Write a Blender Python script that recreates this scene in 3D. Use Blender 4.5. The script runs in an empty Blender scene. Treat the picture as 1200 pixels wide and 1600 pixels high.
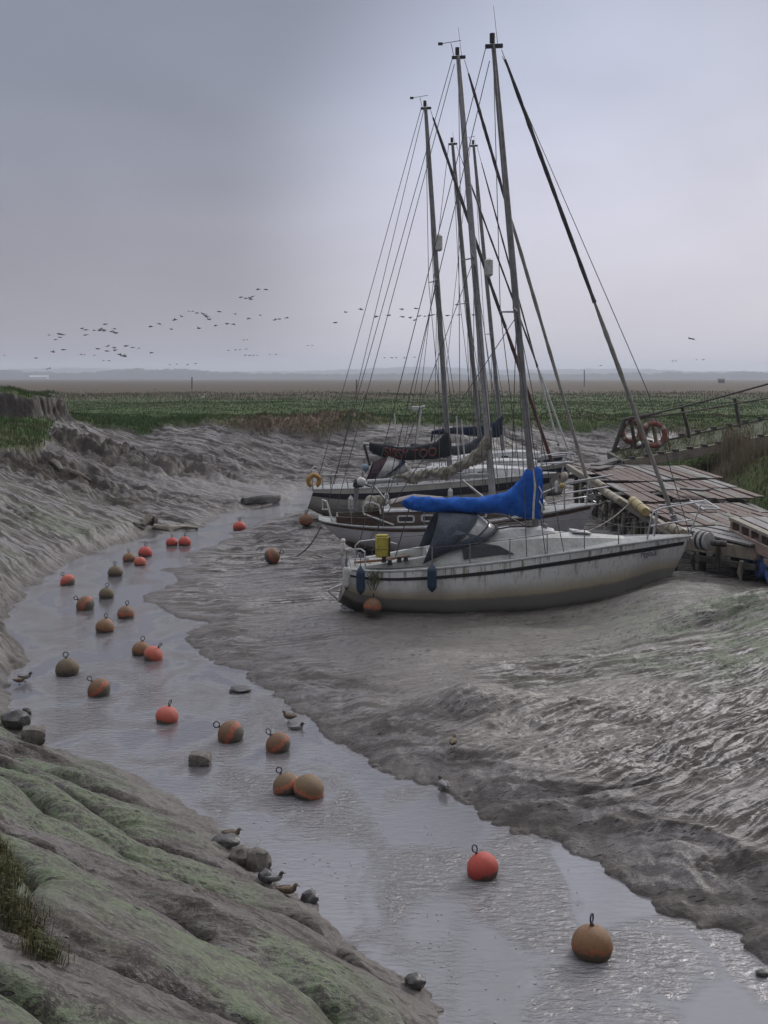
import bpy, bmesh, math, random
import numpy as np
from mathutils import Vector, Matrix

random.seed(11)
rng = np.random.default_rng(5)
SC = bpy.context.scene
COL = SC.collection

# ------------------------------------------------------------------ camera
H = 6.5            # eye height above the water, metres
F = 1700.0         # focal length in photo pixels (photo 1200 x 1600)
HZ = 590.0         # horizon row
cam_d = bpy.data.cameras.new('camera')
cam_d.sensor_fit = 'VERTICAL'
cam_d.sensor_height = 36.0
cam_d.sensor_width = 27.0
cam_d.lens = F / 1600.0 * 36.0
cam_d.shift_y = -(800.0 - HZ) / 1600.0
cam_d.clip_start = 0.1
cam_d.clip_end = 9000.0
cam = bpy.data.objects.new('camera', cam_d)
COL.objects.link(cam)
cam.location = (0, 0, H)
cam.rotation_euler = (math.radians(90), 0, 0)
SC.camera = cam

# ------------------------------------------------------------------ sky, sun, exposure
SUN_EL, SUN_AZ = math.radians(24), math.radians(36)      # azimuth to the right of straight ahead
world = bpy.data.worlds.new('World')
SC.world = world
world.use_nodes = True
nt = world.node_tree
nt.nodes.clear()
def wn(t, **k):
    n = nt.nodes.new(t)
    for a, b in k.items(): setattr(n, a, b)
    return n
L = nt.links.new
out = wn('ShaderNodeOutputWorld'); bg = wn('ShaderNodeBackground'); bg.inputs['Strength'].default_value = 0.1
sky = wn('ShaderNodeTexSky', sky_type='NISHITA'); sky.sun_disc = False
sky.sun_elevation = SUN_EL; sky.sun_rotation = SUN_AZ
sky.air_density = 1.0; sky.dust_density = 4.0
tc = wn('ShaderNodeTexCoord'); sep = wn('ShaderNodeSeparateXYZ'); L(tc.outputs['Generated'], sep.inputs[0])
# overcast deck: brightness by elevation, streaky cloud, glow round the hidden sun
el = wn('ShaderNodeValToRGB'); cr = el.color_ramp
cr.elements[0].position = 0.0; cr.elements[0].color = (2.45, 2.38, 2.7, 1)
cr.elements[1].position = 1.0; cr.elements[1].color = (14.5, 14.6, 15.2, 1)
def stop(p, c):
    e = cr.elements.new(p); e.color = c
stop(0.05, (2.42, 2.37, 2.68, 1)); stop(0.14, (2.2, 2.22, 2.65, 1)); stop(0.26, (1.82, 1.97, 2.5, 1)); stop(0.345, (1.72, 1.88, 2.42, 1)); stop(0.42, (7.8, 8.0, 9.2, 1))  # steep rise above the view is added to brighten water and mud
L(sep.outputs['Z'], el.inputs[0])
mp = wn('ShaderNodeMapping'); mp.inputs['Scale'].default_value = (1.2, 1.2, 3.2); mp.inputs['Rotation'].default_value = (0.2, 0.35, 0.3)
L(tc.outputs['Generated'], mp.inputs[0])
nz = wn('ShaderNodeTexNoise'); nz.inputs['Scale'].default_value = 2.3; nz.inputs['Detail'].default_value = 5; nz.inputs['Roughness'].default_value = 0.45; nz.inputs['Distortion'].default_value = 0.4
L(mp.outputs[0], nz.inputs['Vector'])
mr = wn('ShaderNodeMapRange'); mr.inputs['From Min'].default_value = 0.3; mr.inputs['From Max'].default_value = 0.7; mr.inputs['To Min'].default_value = 0.88; mr.inputs['To Max'].default_value = 1.09
L(nz.outputs['Fac'], mr.inputs[0])
sd_ = Vector((math.sin(math.radians(12)) * math.cos(math.radians(7)), math.cos(math.radians(12)) * math.cos(math.radians(7)), math.sin(math.radians(7))))
dot = wn('ShaderNodeVectorMath', operation='DOT_PRODUCT'); dot.inputs[1].default_value = sd_
nrm = wn('ShaderNodeVectorMath', operation='NORMALIZE'); L(tc.outputs['Generated'], nrm.inputs[0]); L(nrm.outputs[0], dot.inputs[0])
gl = wn('ShaderNodeMapRange', interpolation_type='SMOOTHERSTEP'); gl.inputs['From Min'].default_value = 0.93; gl.inputs['From Max'].default_value = 1.0; gl.inputs['To Min'].default_value = 0.86; gl.inputs['To Max'].default_value = 1.75
L(dot.outputs['Value'], gl.inputs[0])
# added falloff: sky dimmed behind the camera and raised ahead to deepen contrast
ah = wn('ShaderNodeMapRange', interpolation_type='SMOOTHSTEP'); ah.inputs['From Min'].default_value = -0.55; ah.inputs['From Max'].default_value = 0.85; ah.inputs['To Min'].default_value = 0.52; ah.inputs['To Max'].default_value = 1.28
dah = wn('ShaderNodeVectorMath', operation='DOT_PRODUCT'); dah.inputs[1].default_value = (0.12, 0.99, 0.0); L(nrm.outputs[0], dah.inputs[0]); L(dah.outputs['Value'], ah.inputs[0])
m0 = wn('ShaderNodeMath', operation='MULTIPLY'); L(mr.outputs[0], m0.inputs[0]); L(ah.outputs[0], m0.inputs[1])
m1 = wn('ShaderNodeMath', operation='MULTIPLY'); L(m0.outputs[0], m1.inputs[0]); L(gl.outputs[0], m1.inputs[1])
vm = wn('ShaderNodeVectorMath', operation='SCALE'); L(el.outputs['Color'], vm.inputs[0]); L(m1.outputs[0], vm.inputs['Scale'])
mix = wn('ShaderNodeMix', data_type='RGBA'); mix.inputs['Factor'].default_value = 0.97
L(sky.outputs[0], mix.inputs['A']); L(vm.outputs[0], mix.inputs['B'])
L(mix.outputs['Result'], bg.inputs['Color']); L(bg.outputs[0], out.inputs['Surface'])

sun_d = bpy.data.lights.new('sun', 'SUN'); sun_d.energy = 1.3; sun_d.angle = math.radians(16); sun_d.color = (1.0, 0.94, 0.88)
sun = bpy.data.objects.new('sun', sun_d); COL.objects.link(sun)
sv = Vector((math.sin(SUN_AZ) * math.cos(SUN_EL), math.cos(SUN_AZ) * math.cos(SUN_EL), math.sin(SUN_EL)))
sun.rotation_euler = sv.to_track_quat('Z', 'Y').to_euler()
sun.location = (0, 0, 60)

SC.view_settings.view_transform = 'Standard'; SC.view_settings.look = 'None'
SC.view_settings.gamma = 1.0; SC.view_settings.exposure = 0.33; SC.view_settings.use_curve_mapping = False
SC.render.engine = 'CYCLES'
SC.cycles.max_bounces = 6; SC.cycles.volume_bounces = 0

# ------------------------------------------------------------------ helpers
def P(px, py, z):
    """where the sight line of a photo pixel meets height z"""
    Y = F * (H - z) / (py - HZ)
    return ((px - 600.0) * Y / F, Y)
def PY(px, py, Y):
    return Vector(((px - 600.0) * Y / F, Y, H - (py - HZ) * Y / F))

def tag(o, label=None, cat=None, group=None, kind=None):
    if label: o['label'] = label
    if cat: o['category'] = cat
    if group: o['group'] = group
    if kind: o['kind'] = kind
    return o
def empty(name, loc=(0, 0, 0), rz=0.0, rx=0.0, ry=0.0):
    o = bpy.data.objects.new(name, None); COL.objects.link(o)
    o.empty_display_size = 0.2
    o.location = loc; o.rotation_euler = (rx, ry, rz)
    return o
def copy_tree(o, parent=None):
    c = o.copy(); COL.objects.link(c); c.parent = parent
    for ch in list(o.children): copy_tree(ch, c)
    return c

class MB:
    """collects shapes, then links them as one mesh object"""
    def __init__(s): s.v = []; s.f = []; s.mi = []; s.cur = 0
    def add(s, vs, fs):
        b = len(s.v); s.v.extend([tuple(v) for v in vs]); s.f.extend([tuple(i + b for i in f) for f in fs]); s.mi.extend([s.cur] * len(fs)); return s
    def box(s, c, size, rz=0.0, rx=0.0, ry=0.0, taper=0.0):
        hx, hy, hz = size[0] / 2, size[1] / 2, size[2] / 2
        m = Matrix.Rotation(rz, 3, 'Z') @ Matrix.Rotation(ry, 3, 'Y') @ Matrix.Rotation(rx, 3, 'X')
        vs = []
        for dz in (-1, 1):
            k = 1 - taper if dz > 0 else 1
            for dx, dy in ((-1, -1), (1, -1), (1, 1), (-1, 1)):
                vs.append(Vector(c) + m @ Vector((dx * hx * k, dy * hy * k, dz * hz)))
        return s.add(vs, [(3, 2, 1, 0), (4, 5, 6, 7), (0, 1, 5, 4), (1, 2, 6, 5), (2, 3, 7, 6), (3, 0, 4, 7)])
    def beam(s, a, b, w, h, up=(0, 0, 1)):
        a, b = Vector(a), Vector(b); d = (b - a).normalized(); side = d.cross(Vector(up))
        if side.length < 1e-4: side = Vector((1, 0, 0))
        side.normalize(); u = side.cross(d).normalized()
        vs = []
        for p in (a, b):
            for x, y in ((-1, -1), (1, -1), (1, 1), (-1, 1)): vs.append(p + side * x * w / 2 + u * y * h / 2)
        return s.add(vs, [(0, 1, 2, 3), (7, 6, 5, 4), (1, 0, 4, 5), (2, 1, 5, 6), (3, 2, 6, 7), (0, 3, 7, 4)])
    def tube(s, pts, r, n=8, cap=True):
        pts = [Vector(p) for p in pts]; k = len(pts)
        rs = r if isinstance(r, (list, tuple)) else [r] * k
        rings = []; ref = None
        for i in range(k):
            d = (pts[min(i + 1, k - 1)] - pts[max(i - 1, 0)]).normalized()
            if ref is None:
                ref = Vector((0, 0, 1)) if abs(d.z) < 0.9 else Vector((1, 0, 0))
            a = (ref - d * ref.dot(d)).normalized(); b = d.cross(a); ref = a
            rr = rs[i] if isinstance(rs[i], (tuple, list)) else (rs[i], rs[i])
            rings.append([pts[i] + a * math.cos(2 * math.pi * j / n) * rr[0] + b * math.sin(2 * math.pi * j / n) * rr[1] for j in range(n)])
        return s.loft(rings, closed=True, caps=cap)
    def loft(s, rings, closed=True, caps=False):
        n = len(rings[0]); vs = [p for r in rings for p in r]; fs = []
        for i in range(len(rings) - 1):
            for j in range(n if closed else n - 1):
                fs.append((i * n + j, i * n + (j + 1) % n, (i + 1) * n + (j + 1) % n, (i + 1) * n + j))
        if caps:
            fs.append(tuple(range(n))[::-1]); fs.append(tuple((len(rings) - 1) * n + j for j in range(n)))
        return s.add(vs, fs)
    def sphere(s, c, r, nu=20, nv=12, jit=0.0, sc=(1, 1, 1)):
        vs = []; fs = []
        for i in range(nv + 1):
            th = math.pi * i / nv
            for j in range(nu):
                ph = 2 * math.pi * j / nu
                k = r * (1 + (random.uniform(-jit, jit) if 0 < i < nv else 0))
                vs.append((c[0] + k * math.sin(th) * math.cos(ph) * sc[0], c[1] + k * math.sin(th) * math.sin(ph) * sc[1], c[2] + k * math.cos(th) * sc[2]))
        for i in range(nv):
            for j in range(nu):
                fs.append((i * nu + j, (i + 1) * nu + j, (i + 1) * nu + (j + 1) % nu, i * nu + (j + 1) % nu))
        return s.add(vs, fs)
    def torus(s, c, R, r, nR=24, nr=8, axis='y', a0=0, a1=2 * math.pi):
        vs = []; fs = []; full = abs(a1 - a0 - 2 * math.pi) < 1e-6
        k = nR if full else nR + 1
        for i in range(k):
            a = a0 + (a1 - a0) * i / nR
            for j in range(nr):
                b = 2 * math.pi * j / nr
                p = ((R + r * math.cos(b)) * math.cos(a), r * math.sin(b), (R + r * math.cos(b)) * math.sin(a))
                if axis == 'z': p = (p[0], p[2], p[1])
                if axis == 'x': p = (p[1], p[0], p[2])
                vs.append((c[0] + p[0], c[1] + p[1], c[2] + p[2]))
        for i in range(k if full else k - 1):
            for j in range(nr):
                fs.append((i * nr + j, ((i + 1) % k) * nr + j, ((i + 1) % k) * nr + (j + 1) % nr, i * nr + (j + 1) % nr))
        return s.add(vs, fs)
    def build(s, name, mat, parent=None, smooth=True, angle=40, bevel=0.0, jitter=0.0):
        me = bpy.data.meshes.new(name); me.from_pydata([tuple(v) for v in s.v], [], s.f); me.validate()
        bm = bmesh.new(); bm.from_mesh(me); bmesh.ops.remove_doubles(bm, verts=bm.verts, dist=1e-5)
        bmesh.ops.recalc_face_normals(bm, faces=bm.faces)
        if bevel > 0:
            bmesh.ops.bevel(bm, geom=[e for e in bm.edges if len(e.link_faces) == 2 and e.calc_face_angle(0) > 0.6], offset=bevel, segments=1, affect='EDGES', clamp_overlap=True)
        bm.to_mesh(me); bm.free()
        ms = mat if isinstance(mat, (list, tuple)) else [mat]
        for m in ms: me.materials.append(m)
        if len(ms) > 1:
            for p, i in zip(me.polygons, s.mi): p.material_index = i
        if smooth:
            me.shade_smooth()
            try: me.set_sharp_from_angle(angle=math.radians(angle))
            except Exception: pass
        o = bpy.data.objects.new(name, me); COL.objects.link(o)
        if parent: o.parent = parent
        return o

# ------------------------------------------------------------------ materials
MATS = {}
def base_mat(name, rough=0.6, metal=0.0):
    m = bpy.data.materials.new(name); m.use_nodes = True; t = m.node_tree
    b = t.nodes['Principled BSDF']; b.inputs['Roughness'].default_value = rough; b.inputs['Metallic'].default_value = metal
    MATS[name] = m
    return m, t, b
def nd(t, typ, ins=None, **k):
    n = t.nodes.new(typ)
    for a, b in k.items(): setattr(n, a, b)
    if ins:
        for a, b in ins.items():
            if isinstance(b, bpy.types.NodeSocket): t.links.new(b, n.inputs[a])
            else: n.inputs[a].default_value = b
    return n
def mixc(t, fac, a, b, blend='MIX'):
    n = t.nodes.new('ShaderNodeMix'); n.data_type = 'RGBA'; n.blend_type = blend
    for i, v in (('Factor', fac), ('A', a), ('B', b)):
        s = [q for q in n.inputs if q.name == i and (q.type == ('VALUE' if i == 'Factor' else 'RGBA'))][0]
        if isinstance(v, bpy.types.NodeSocket): t.links.new(v, s)
        else: s.default_value = v if i == 'Factor' else (tuple(v) + (1,))[:4]
    return [q for q in n.outputs if q.type == 'RGBA'][0]
def rampv(t, src, lo, hi, a=0.0, b=1.0):
    return nd(t, 'ShaderNodeMapRange', {0: src, 'From Min': lo, 'From Max': hi, 'To Min': a, 'To Max': b}, interpolation_type='SMOOTHSTEP').outputs[0]
def noise(t, vec, scale, detail=4, rough=0.55, dist=0.0):
    return nd(t, 'ShaderNodeTexNoise', {'Vector': vec, 'Scale': scale, 'Detail': detail, 'Roughness': rough, 'Distortion': dist}).outputs['Fac']
def mapping(t, vec, scale=(1, 1, 1), rot=(0, 0, 0)):
    return nd(t, 'ShaderNodeMapping', {'Vector': vec, 'Scale': scale, 'Rotation': rot}).outputs[0]
def worn(name, col, col2, scale=6, rough=0.55, metal=0.0, lo=0.4, hi=0.65, stretch=(1, 1, 1), bump=0.2, bscale=30, bdist=0.01, spec=0.5):
    """a surface of one colour with patches of a second one"""
    m, t, b = base_mat(name, rough, metal)
    c = nd(t, 'ShaderNodeTexCoord').outputs['Object']
    v = mapping(t, c, stretch)
    n1 = noise(t, v, scale, 6, 0.65)
    fac = rampv(t, n1, lo, hi)
    cc = mixc(t, fac, col, col2)
    n2 = noise(t, v, scale * 5, 4, 0.6)
    cc = mixc(t, rampv(t, n2, 0.3, 0.7, 0.0, 0.35), cc, tuple(x * 0.45 for x in col))
    t.links.new(cc, b.inputs['Base Color'])
    t.links.new(rampv(t, n2, 0.3, 0.7, max(0.05, rough - 0.12), min(1, rough + 0.15)), b.inputs['Roughness'])
    b.inputs['Specular IOR Level'].default_value = spec
    if bump:
        bp = nd(t, 'ShaderNodeBump', {'Strength': bump, 'Distance': bdist, 'Height': noise(t, v, bscale, 5, 0.6)})
        t.links.new(bp.outputs[0], b.inputs['Normal'])
    return m

# ------------------------------------------------------------------ numeric noise for the terrain
def _hash(ix, iy, seed):
    h = (ix.astype(np.int64) * 374761393 + iy.astype(np.int64) * 668265263 + seed * 1442695041) & 0xffffffff
    h = ((h ^ (h >> 13)) * 1274126177) & 0xffffffff
    return ((h ^ (h >> 16)) & 0xffff) / 65535.0
def vnoise(x, y, seed=0):
    ix = np.floor(x); iy = np.floor(y); fx = x - ix; fy = y - iy
    fx = fx * fx * fx * (fx * (fx * 6 - 15) + 10); fy = fy * fy * fy * (fy * (fy * 6 - 15) + 10)
    a = _hash(ix, iy, seed); b = _hash(ix + 1, iy, seed); c = _hash(ix, iy + 1, seed); d = _hash(ix + 1, iy + 1, seed)
    return (a + (b - a) * fx) * (1 - fy) + (c + (d - c) * fx) * fy
def fbm(x, y, seed=0, octv=4, gain=0.5):
    s = np.zeros_like(x); a = 1.0; tot = 0
    for o in range(octv):
        s += a * vnoise(x, y, seed + o * 17); tot += a; a *= gain
        x, y = x * 1.93 + 5.2 + y * 0.31, y * 2.07 + 1.3 - x * 0.27
    return s / tot
def fba(x, y, seed=0, octv=3):
    s = np.zeros_like(x); a = 1.0; tot = 0
    for o in range(octv):
        s += a * vnoise(x + .37 * y * 0, y, seed + o * 19); tot += a; a *= 0.55
        x, y = x * 2.0 + 4.1, y * 2.1 + 2.9
    return s / tot
def ridged(x, y, seed=0, octv=3):
    s = np.zeros_like(x); a = 1.0; tot = 0
    for o in range(octv):
        s += a * (1 - np.abs(2 * vnoise(x, y, seed + o * 23) - 1)); tot += a; a *= 0.5
        x, y = x * 2.1 + 3.7, y * 2.0 + 8.1
    return s / tot
def sm(x, a=0.0, b=1.0):
    t = np.clip((x - a) / (b - a), 0, 1); return t * t * (3 - 2 * t)
def sdist(X, Y, poly):
    """signed distance, positive inside"""
    d2 = np.full(X.shape, 1e12); ins = np.zeros(X.shape, bool); n = len(poly)
    for i in range(n):
        x1, y1 = poly[i]; x2, y2 = poly[(i + 1) % n]
        ex, ey = x2 - x1, y2 - y1; L2 = ex * ex + ey * ey + 1e-12
        t = np.clip(((X - x1) * ex + (Y - y1) * ey) / L2, 0, 1)
        d2 = np.minimum(d2, (X - x1 - t * ex) ** 2 + (Y - y1 - t * ey) ** 2)
        c = ((y1 > Y) != (y2 > Y)) & (X < (x2 - x1) * (Y - y1) / (y2 - y1 + 1e-12) + x1)
        ins ^= c
    d = np.sqrt(d2); return np.where(ins, d, -d)

# water's edge at low tide, from the photo
W_PX = [(760, 1900), (690, 1600), (655, 1545), (600, 1505), (545, 1462), (490, 1425), (430, 1388), (385, 1345), (340, 1302), (300, 1270), (240, 1235), (190, 1212), (130, 1188), (80, 1165), (40, 1140), (5, 1118),
        (30, 1092), (18, 1055), (45, 1032), (8, 1008), (-6, 985), (14, 958), (38, 930), (62, 905), (110, 880), (180, 852), (225, 838), (262, 830), (318, 824), (345, 806), (400, 793), (455, 782), (472, 768), (495, 756), (600, 751), (900, 746), (1100, 741), (1500, 738),
        (1500, 746), (1000, 756), (700, 772), (560, 788), (500, 797), (440, 805), (400, 822), (365, 835), (325, 856), (290, 868), (300, 878), (258, 892), (278, 906), (240, 928), (236, 938), (270, 955), (310, 968), (318, 980), (292, 1000), (312, 1024), (345, 1040), (385, 1052), (405, 1072), (445, 1092), (462, 1110), (500, 1132), (508, 1152), (555, 1172), (620, 1210), (700, 1245), (760, 1275), (805, 1292), (860, 1305), (905, 1335), (945, 1350), (1000, 1390), (1040, 1415), (1100, 1438), (1165, 1460), (1180, 1480), (1240, 1530), (1400, 1700), (1500, 1900)]
W_POLY = [P(x, y, 0.0) for x, y in W_PX]

# heights of the land (photo pixel, height)
CP = [(0, 1060, .25), (-100, 1000, .8), (-200, 900, 2.2), (-150, 1120, .5),
      (0, 702, 3.0), (60, 695, 3.0), (100, 676, 3.0), (180, 684, 2.5), (230, 700, 1.9), (280, 724, 1.4), (350, 748, .8), (430, 775, .3),
      (0, 800, 1.5), (60, 780, 1.6), (100, 760, 1.6), (150, 800, .9), (200, 760, 1.1), (250, 780, .6), (300, 790, .35), (400, 772, .25), (0, 900, .6), (100, 850, .45), (-200, 760, 3.2), (-400, 800, 3.4),
      (300, 705, 1.5), (300, 735, .55), (420, 735, .5), (420, 700, 1.5), (600, 735, .4), (600, 705, 1.3), (900, 735, .4), (900, 700, 1.3), (1100, 720, .9), (330, 668, 2.9), (600, 668, 2.9), (900, 668, 2.9), (220, 668, 2.9),
      (1000, 664, 2.9), (1150, 655, 2.9), (1300, 700, 3.2),
      (400, 900, .22), (310, 940, .08), (500, 850, .3), (560, 830, .35), (500, 1000, .32), (600, 965, .42), (800, 965, .46), (980, 930, .8), (1100, 892, 1.0), (1200, 912, 1.08), (1150, 884, 1.08), (1000, 1000, .72), (1200, 1000, 1.15), (1250, 1100, .95), (900, 1100, .5), (700, 1100, .36), (600, 1100, .3), (500, 1100, .2), (800, 1200, .38), (1000, 1200, .55), (1200, 1250, .65), (1000, 1320, .32), (1200, 1400, .38), (1400, 1400, .8), (1400, 1000, 1.6), (1600, 1200, 1.6), (1700, 1500, 2.0),
      (700, 870, .48), (900, 835, .62), (600, 805, .25), (750, 805, .4), (900, 795, .55), (700, 780, .2), (950, 765, .5), (1000, 845, .75), (1000, 785, .8), (1100, 805, 1.1), (1180, 862, 1.1),
      (1040, 912, 1.1), (987, 936, .72), (933, 950, .54), (860, 962, .46), (700, 966, .42), (590, 962, .38), (1080, 890, 1.25),
      (1200, 800, 1.5), (1165, 785, 1.5), (1120, 752, 1.5), (1080, 735, 1.3), (1200, 722, 2.9), (1180, 750, 2.2), (1300, 770, 2.6), (1200, 690, 3.2), (1100, 700, 2.4), (1300, 700, 3.6), (1500, 760, 3.6), (1500, 900, 2.6)]
cps = [P(x, y, z) + (z,) for x, y, z in CP]
for s_ in (-3, 1, 5, 9, 13, 17):
    for d_ in (0.9, 2.5, 5.0, 8.5):
        cps.append((-7.5 + .626 * s_ - .78 * d_, 21.2 - .78 * s_ - .626 * d_, min(0.5 * d_, 2.6 + .12 * d_)))
for x_, y_, z_ in [(-60, 95, 3.2), (-20, 100, 3.0), (20, 100, 3.0), (60, 100, 3.1), (-80, 60, 3.6), (-20, 92, 3.0), (60, 60, 3.8), (10, -4, 3.6), (-8, -4, 4.6), (12, 8, 2.2), (20, 14, 2.4), (0, -6, 4.2), (40, 30, 3.2), (-30, 30, 3.4), (-25, 20, 3.2), (-40, 45, 3.5)]:
    cps.append((x_, y_, z_))
cps = np.array(cps)
def tuv(X, Y): return X / (Y + 12) * 3.0, np.log(Y + 12) * 2.4
def tps_fit():
    u, v = tuv(cps[:, 0], cps[:, 1]); n = len(u)
    r2 = (u[:, None] - u[None]) ** 2 + (v[:, None] - v[None]) ** 2
    K = np.where(r2 > 0, r2 * np.log(r2 + 1e-12) * .5, 0) + np.eye(n) * 0.004
    Pm = np.stack([np.ones(n), u, v], 1); A = np.zeros((n + 3, n + 3)); A[:n, :n] = K; A[:n, n:] = Pm; A[n:, :n] = Pm.T
    return u, v, np.linalg.solve(A, np.concatenate([cps[:, 2], np.zeros(3)]))
TPS = tps_fit()
def tps(X, Y):
    u0, v0, w = TPS; u, v = tuv(X, Y); s = w[-3] + w[-2] * u + w[-1] * v
    for i in range(len(u0)):
        r2 = (u - u0[i]) ** 2 + (v - v0[i]) ** 2; s = s + w[i] * r2 * np.log(r2 + 1e-12) * .5
    return s
def blob(X, Y, px, py, z, sx, sy, rot=0.0):
    cx, cy = P(px, py, z); dx, dy = X - cx, Y - cy
    if rot: dx, dy = dx * math.cos(rot) + dy * math.sin(rot), -dx * math.sin(rot) + dy * math.cos(rot)
    return np.exp(-(dx / sx) ** 2 - (dy / sy) ** 2)
# where grass grows (outline on the turf's own height)
G_LEFT = [P(-900, 800, 3.0), P(-200, 735, 3.0), P(0, 706, 3.0), P(30, 702, 3.0), P(62, 700, 3.0), P(92, 690, 3.0), P(84, 676, 3.0), P(95, 669, 3.0), P(180, 671, 2.8), (-22, 95), (-22, 130), (-300, 130)]
G_FAR = [P(90, 669, 2.9), P(180, 671, 2.85), P(330, 667, 2.9), P(350, 669, 2.88), P(480, 669, 2.88), P(600, 667, 2.9), P(700, 668, 2.88), P(860, 667, 2.9), P(960, 669, 2.85), P(1040, 669, 2.75), P(1120, 668, 2.7), P(1160, 672, 2.7), P(1260, 668, 2.8), (120, 90), (400, 95), (400, 260), (-400, 260), (-300, 100)]
G_RIGHT = [P(1330, 850, 1.7), P(1200, 812, 1.55), P(1150, 783, 1.5), P(1100, 752, 1.6), P(1068, 728, 1.9), P(1010, 712, 2.3), P(985, 700, 2.4), P(1100, 681, 2.7), P(1250, 652, 3.2), (100, 62), (100, 30), (26, 30)]
STACK = [(-22.3, 69), (-22.0, 75), (-23.5, 80), (-60, 112), (-90, 100), (-60, 75), (-26, 66.5)]

def terrain(X, Y):
    near = Y < 170
    z = np.full(X.shape, 3.0); attr = {k: np.zeros(X.shape) for k in ('grass', 'algae', 'wet', 'dark', 'brown', 'flat', 'fore')}
    Xn, Yn = X[near], Y[near]
    wsc = 0.10 + Yn * 0.006
    wx = Xn + (fbm(Xn * .9, Yn * .9, 3, 4) - .5) * 2.2 * wsc * 1.3 + (fbm(Xn * 5, Yn * 5, 5, 3) - .5) * .22
    wy = Yn + (fbm(Xn * .9, Yn * .7, 9, 4) - .5) * 3.0 * wsc * 1.3 + (fbm(Xn * 5, Yn * 4, 7, 3) - .5) * .3
    sd = -sdist(wx, wy, W_POLY)                       # + on land
    A = np.maximum(tps(Xn, Yn), 0.10)
    fb = np.clip((Yn - 70.8 + 1.2 * np.sin(Xn * .35)) / 7.6, 0, 1) ** .95 * 2.85 + .12
    fw = sm(Xn, -21, -15) * (1 - sm(Xn, 16, 21)) * sm(Yn, 65, 69)
    A = A * (1 - fw) + fb * fw
    # the river's own edge relief
    fg = sm(-(Xn * .63 - (-7.5) * .63 + (Yn - 23.5) * .78), 0, 2) * sm(-Xn, -1.5, .3) * sm(24 - Yn, 0, 1.5)        # foreground bank
    w = 0.9 - .35 * fg
    land = sm(sd, 0.0, 1.0) * 0 + np.clip(sd / w, 0, 1) ** .8
    h = np.where(sd > 0, A * land + 0.012, -0.4 * sm(-sd, 0, .7) - .004)
    L_ = np.clip(sd / 1.2, 0, 1)
    # lobes of the foreground bank
    qa = .39 * Xn + .92 * Yn + (fbm(Xn * .35, Yn * .5, 31, 3) - .5) * 2.6 + Xn * .05
    cre = np.array([-2., 1.2, 2.8, 4.2, 5.6, 6.9, 8.1, 9.4, 10.7, 11.9, 13.1, 14.4, 16, 18, 40])
    u = np.interp(qa, cre, np.arange(len(cre)).astype(float)); fr = u - np.floor(u)
    lob = (np.sin(np.pi * fr ** .8) ** .62)
    fgm = fg * L_
    al_0 = Xn * .25; ac_0 = Yn * .4
    h += fgm * (lob - .55) * (.20 + .20 * vnoise(al_0, ac_0, 43))
    h += fgm * (fbm(Xn * 1.1, Yn * 2.4, 41, 4) - .5) * .22
    h += fgm * (ridged(Xn * 2.2 + Yn * .9, Yn * 6 - Xn * 2.4, 47, 3) - .6) * .05
    # striations: drainage rills on the mud
    grass = np.maximum.reduce([sm(sdist(Xn + (fbm(Xn * .6, Yn * .6, 61) - .5) * 1.6, Yn + (fbm(Xn * .6, Yn * .5, 63) - .5) * 2.2 + .7, g), -.25, .35) for g in (G_LEFT, G_FAR, G_RIGHT)])
    mud = L_ * (1 - grass)
    rightf = sm(sd, .0, 2.5) * (1 - fg) * sm(42 - Yn, 0, 8) * sm(Xn - (-8.5 + .0 * Yn), 0, 2)
    dw = (fbm(Xn * .35, Yn * .35, 71, 3) - .5)
    th = np.radians(36 - 28 * sm(Yn, 17, 27) + dw * 26)
    al = Xn * np.cos(th) + Yn * np.sin(th); ac = -Xn * np.sin(th) + Yn * np.cos(th)
    # the angle changes slowly; a stable across-coordinate keeps the rills from tearing
    ac1 = -Xn * .58 + Yn * .81 + dw * 1.2; al1 = Xn * .81 + Yn * .58
    ac2 = -Xn * .14 + Yn * .99 + dw * 1.0; al2 = Xn * .99 + Yn * .14
    k = sm(Yn, 18, 24)
    r1 = ridged(al1 * .35, ac1 * 3.9, 81, 3); r2 = ridged(al2 * .28, ac2 * 3.2, 83, 3)
    s1 = fba(al1 * 1.6, ac1 * 11, 85, 3); s2 = fba(al2 * 1.2, ac2 * 7, 87, 3)
    rill = (r1 * (1 - k) + r2 * k); str_ = (s1 * (1 - k) + s2 * k)
    amp = (.35 + .65 * sm(fbm(Xn * .28, Yn * .28, 91, 3), .35, .62))
    pool = np.clip(blob(Xn, Yn, 720, 1000, .45, 3.2, 1.6) + blob(Xn, Yn, 900, 1010, .5, 2.5, 1.0) * .7, 0, 1)
    amp = amp * (1 - .85 * pool)
    def groove(v, w_): return np.exp(-((1 - v) / w_) ** 2)
    g1 = groove(1 - np.abs(2 * vnoise(al1 * .45 + fbm(Xn, Yn, 78) * .8, ac1 * 3.0, 82) - 1), .26); g2 = groove(1 - np.abs(2 * vnoise(al2 * .4 + fbm(Xn, Yn, 79) * .8, ac2 * 2.3, 84) - 1), .26)
    g3 = groove(1 - np.abs(2 * vnoise(al1 * 1.1 + 7, ac1 * 7, 86) - 1), .34); g4 = groove(1 - np.abs(2 * vnoise(al2 * .9 + 7, ac2 * 5.5, 88) - 1), .34)
    gv = g1 * (1 - k) + g2 * k; gw = g3 * (1 - k) + g4 * k
    h += rightf * mud * amp * ((rill - .62) * .045 + (str_ - .5) * .05 - gv * .042 - gw * .034 + (fbm(Xn * 11, Yn * 14, 97, 2) - .5) * .05 * sm(fbm(Xn * .5, Yn * .6, 99, 3), .42, .6))
    h += rightf * mud * amp * (fbm(Xn * 5, Yn * 9, 93, 3) - .5) * .022
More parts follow.
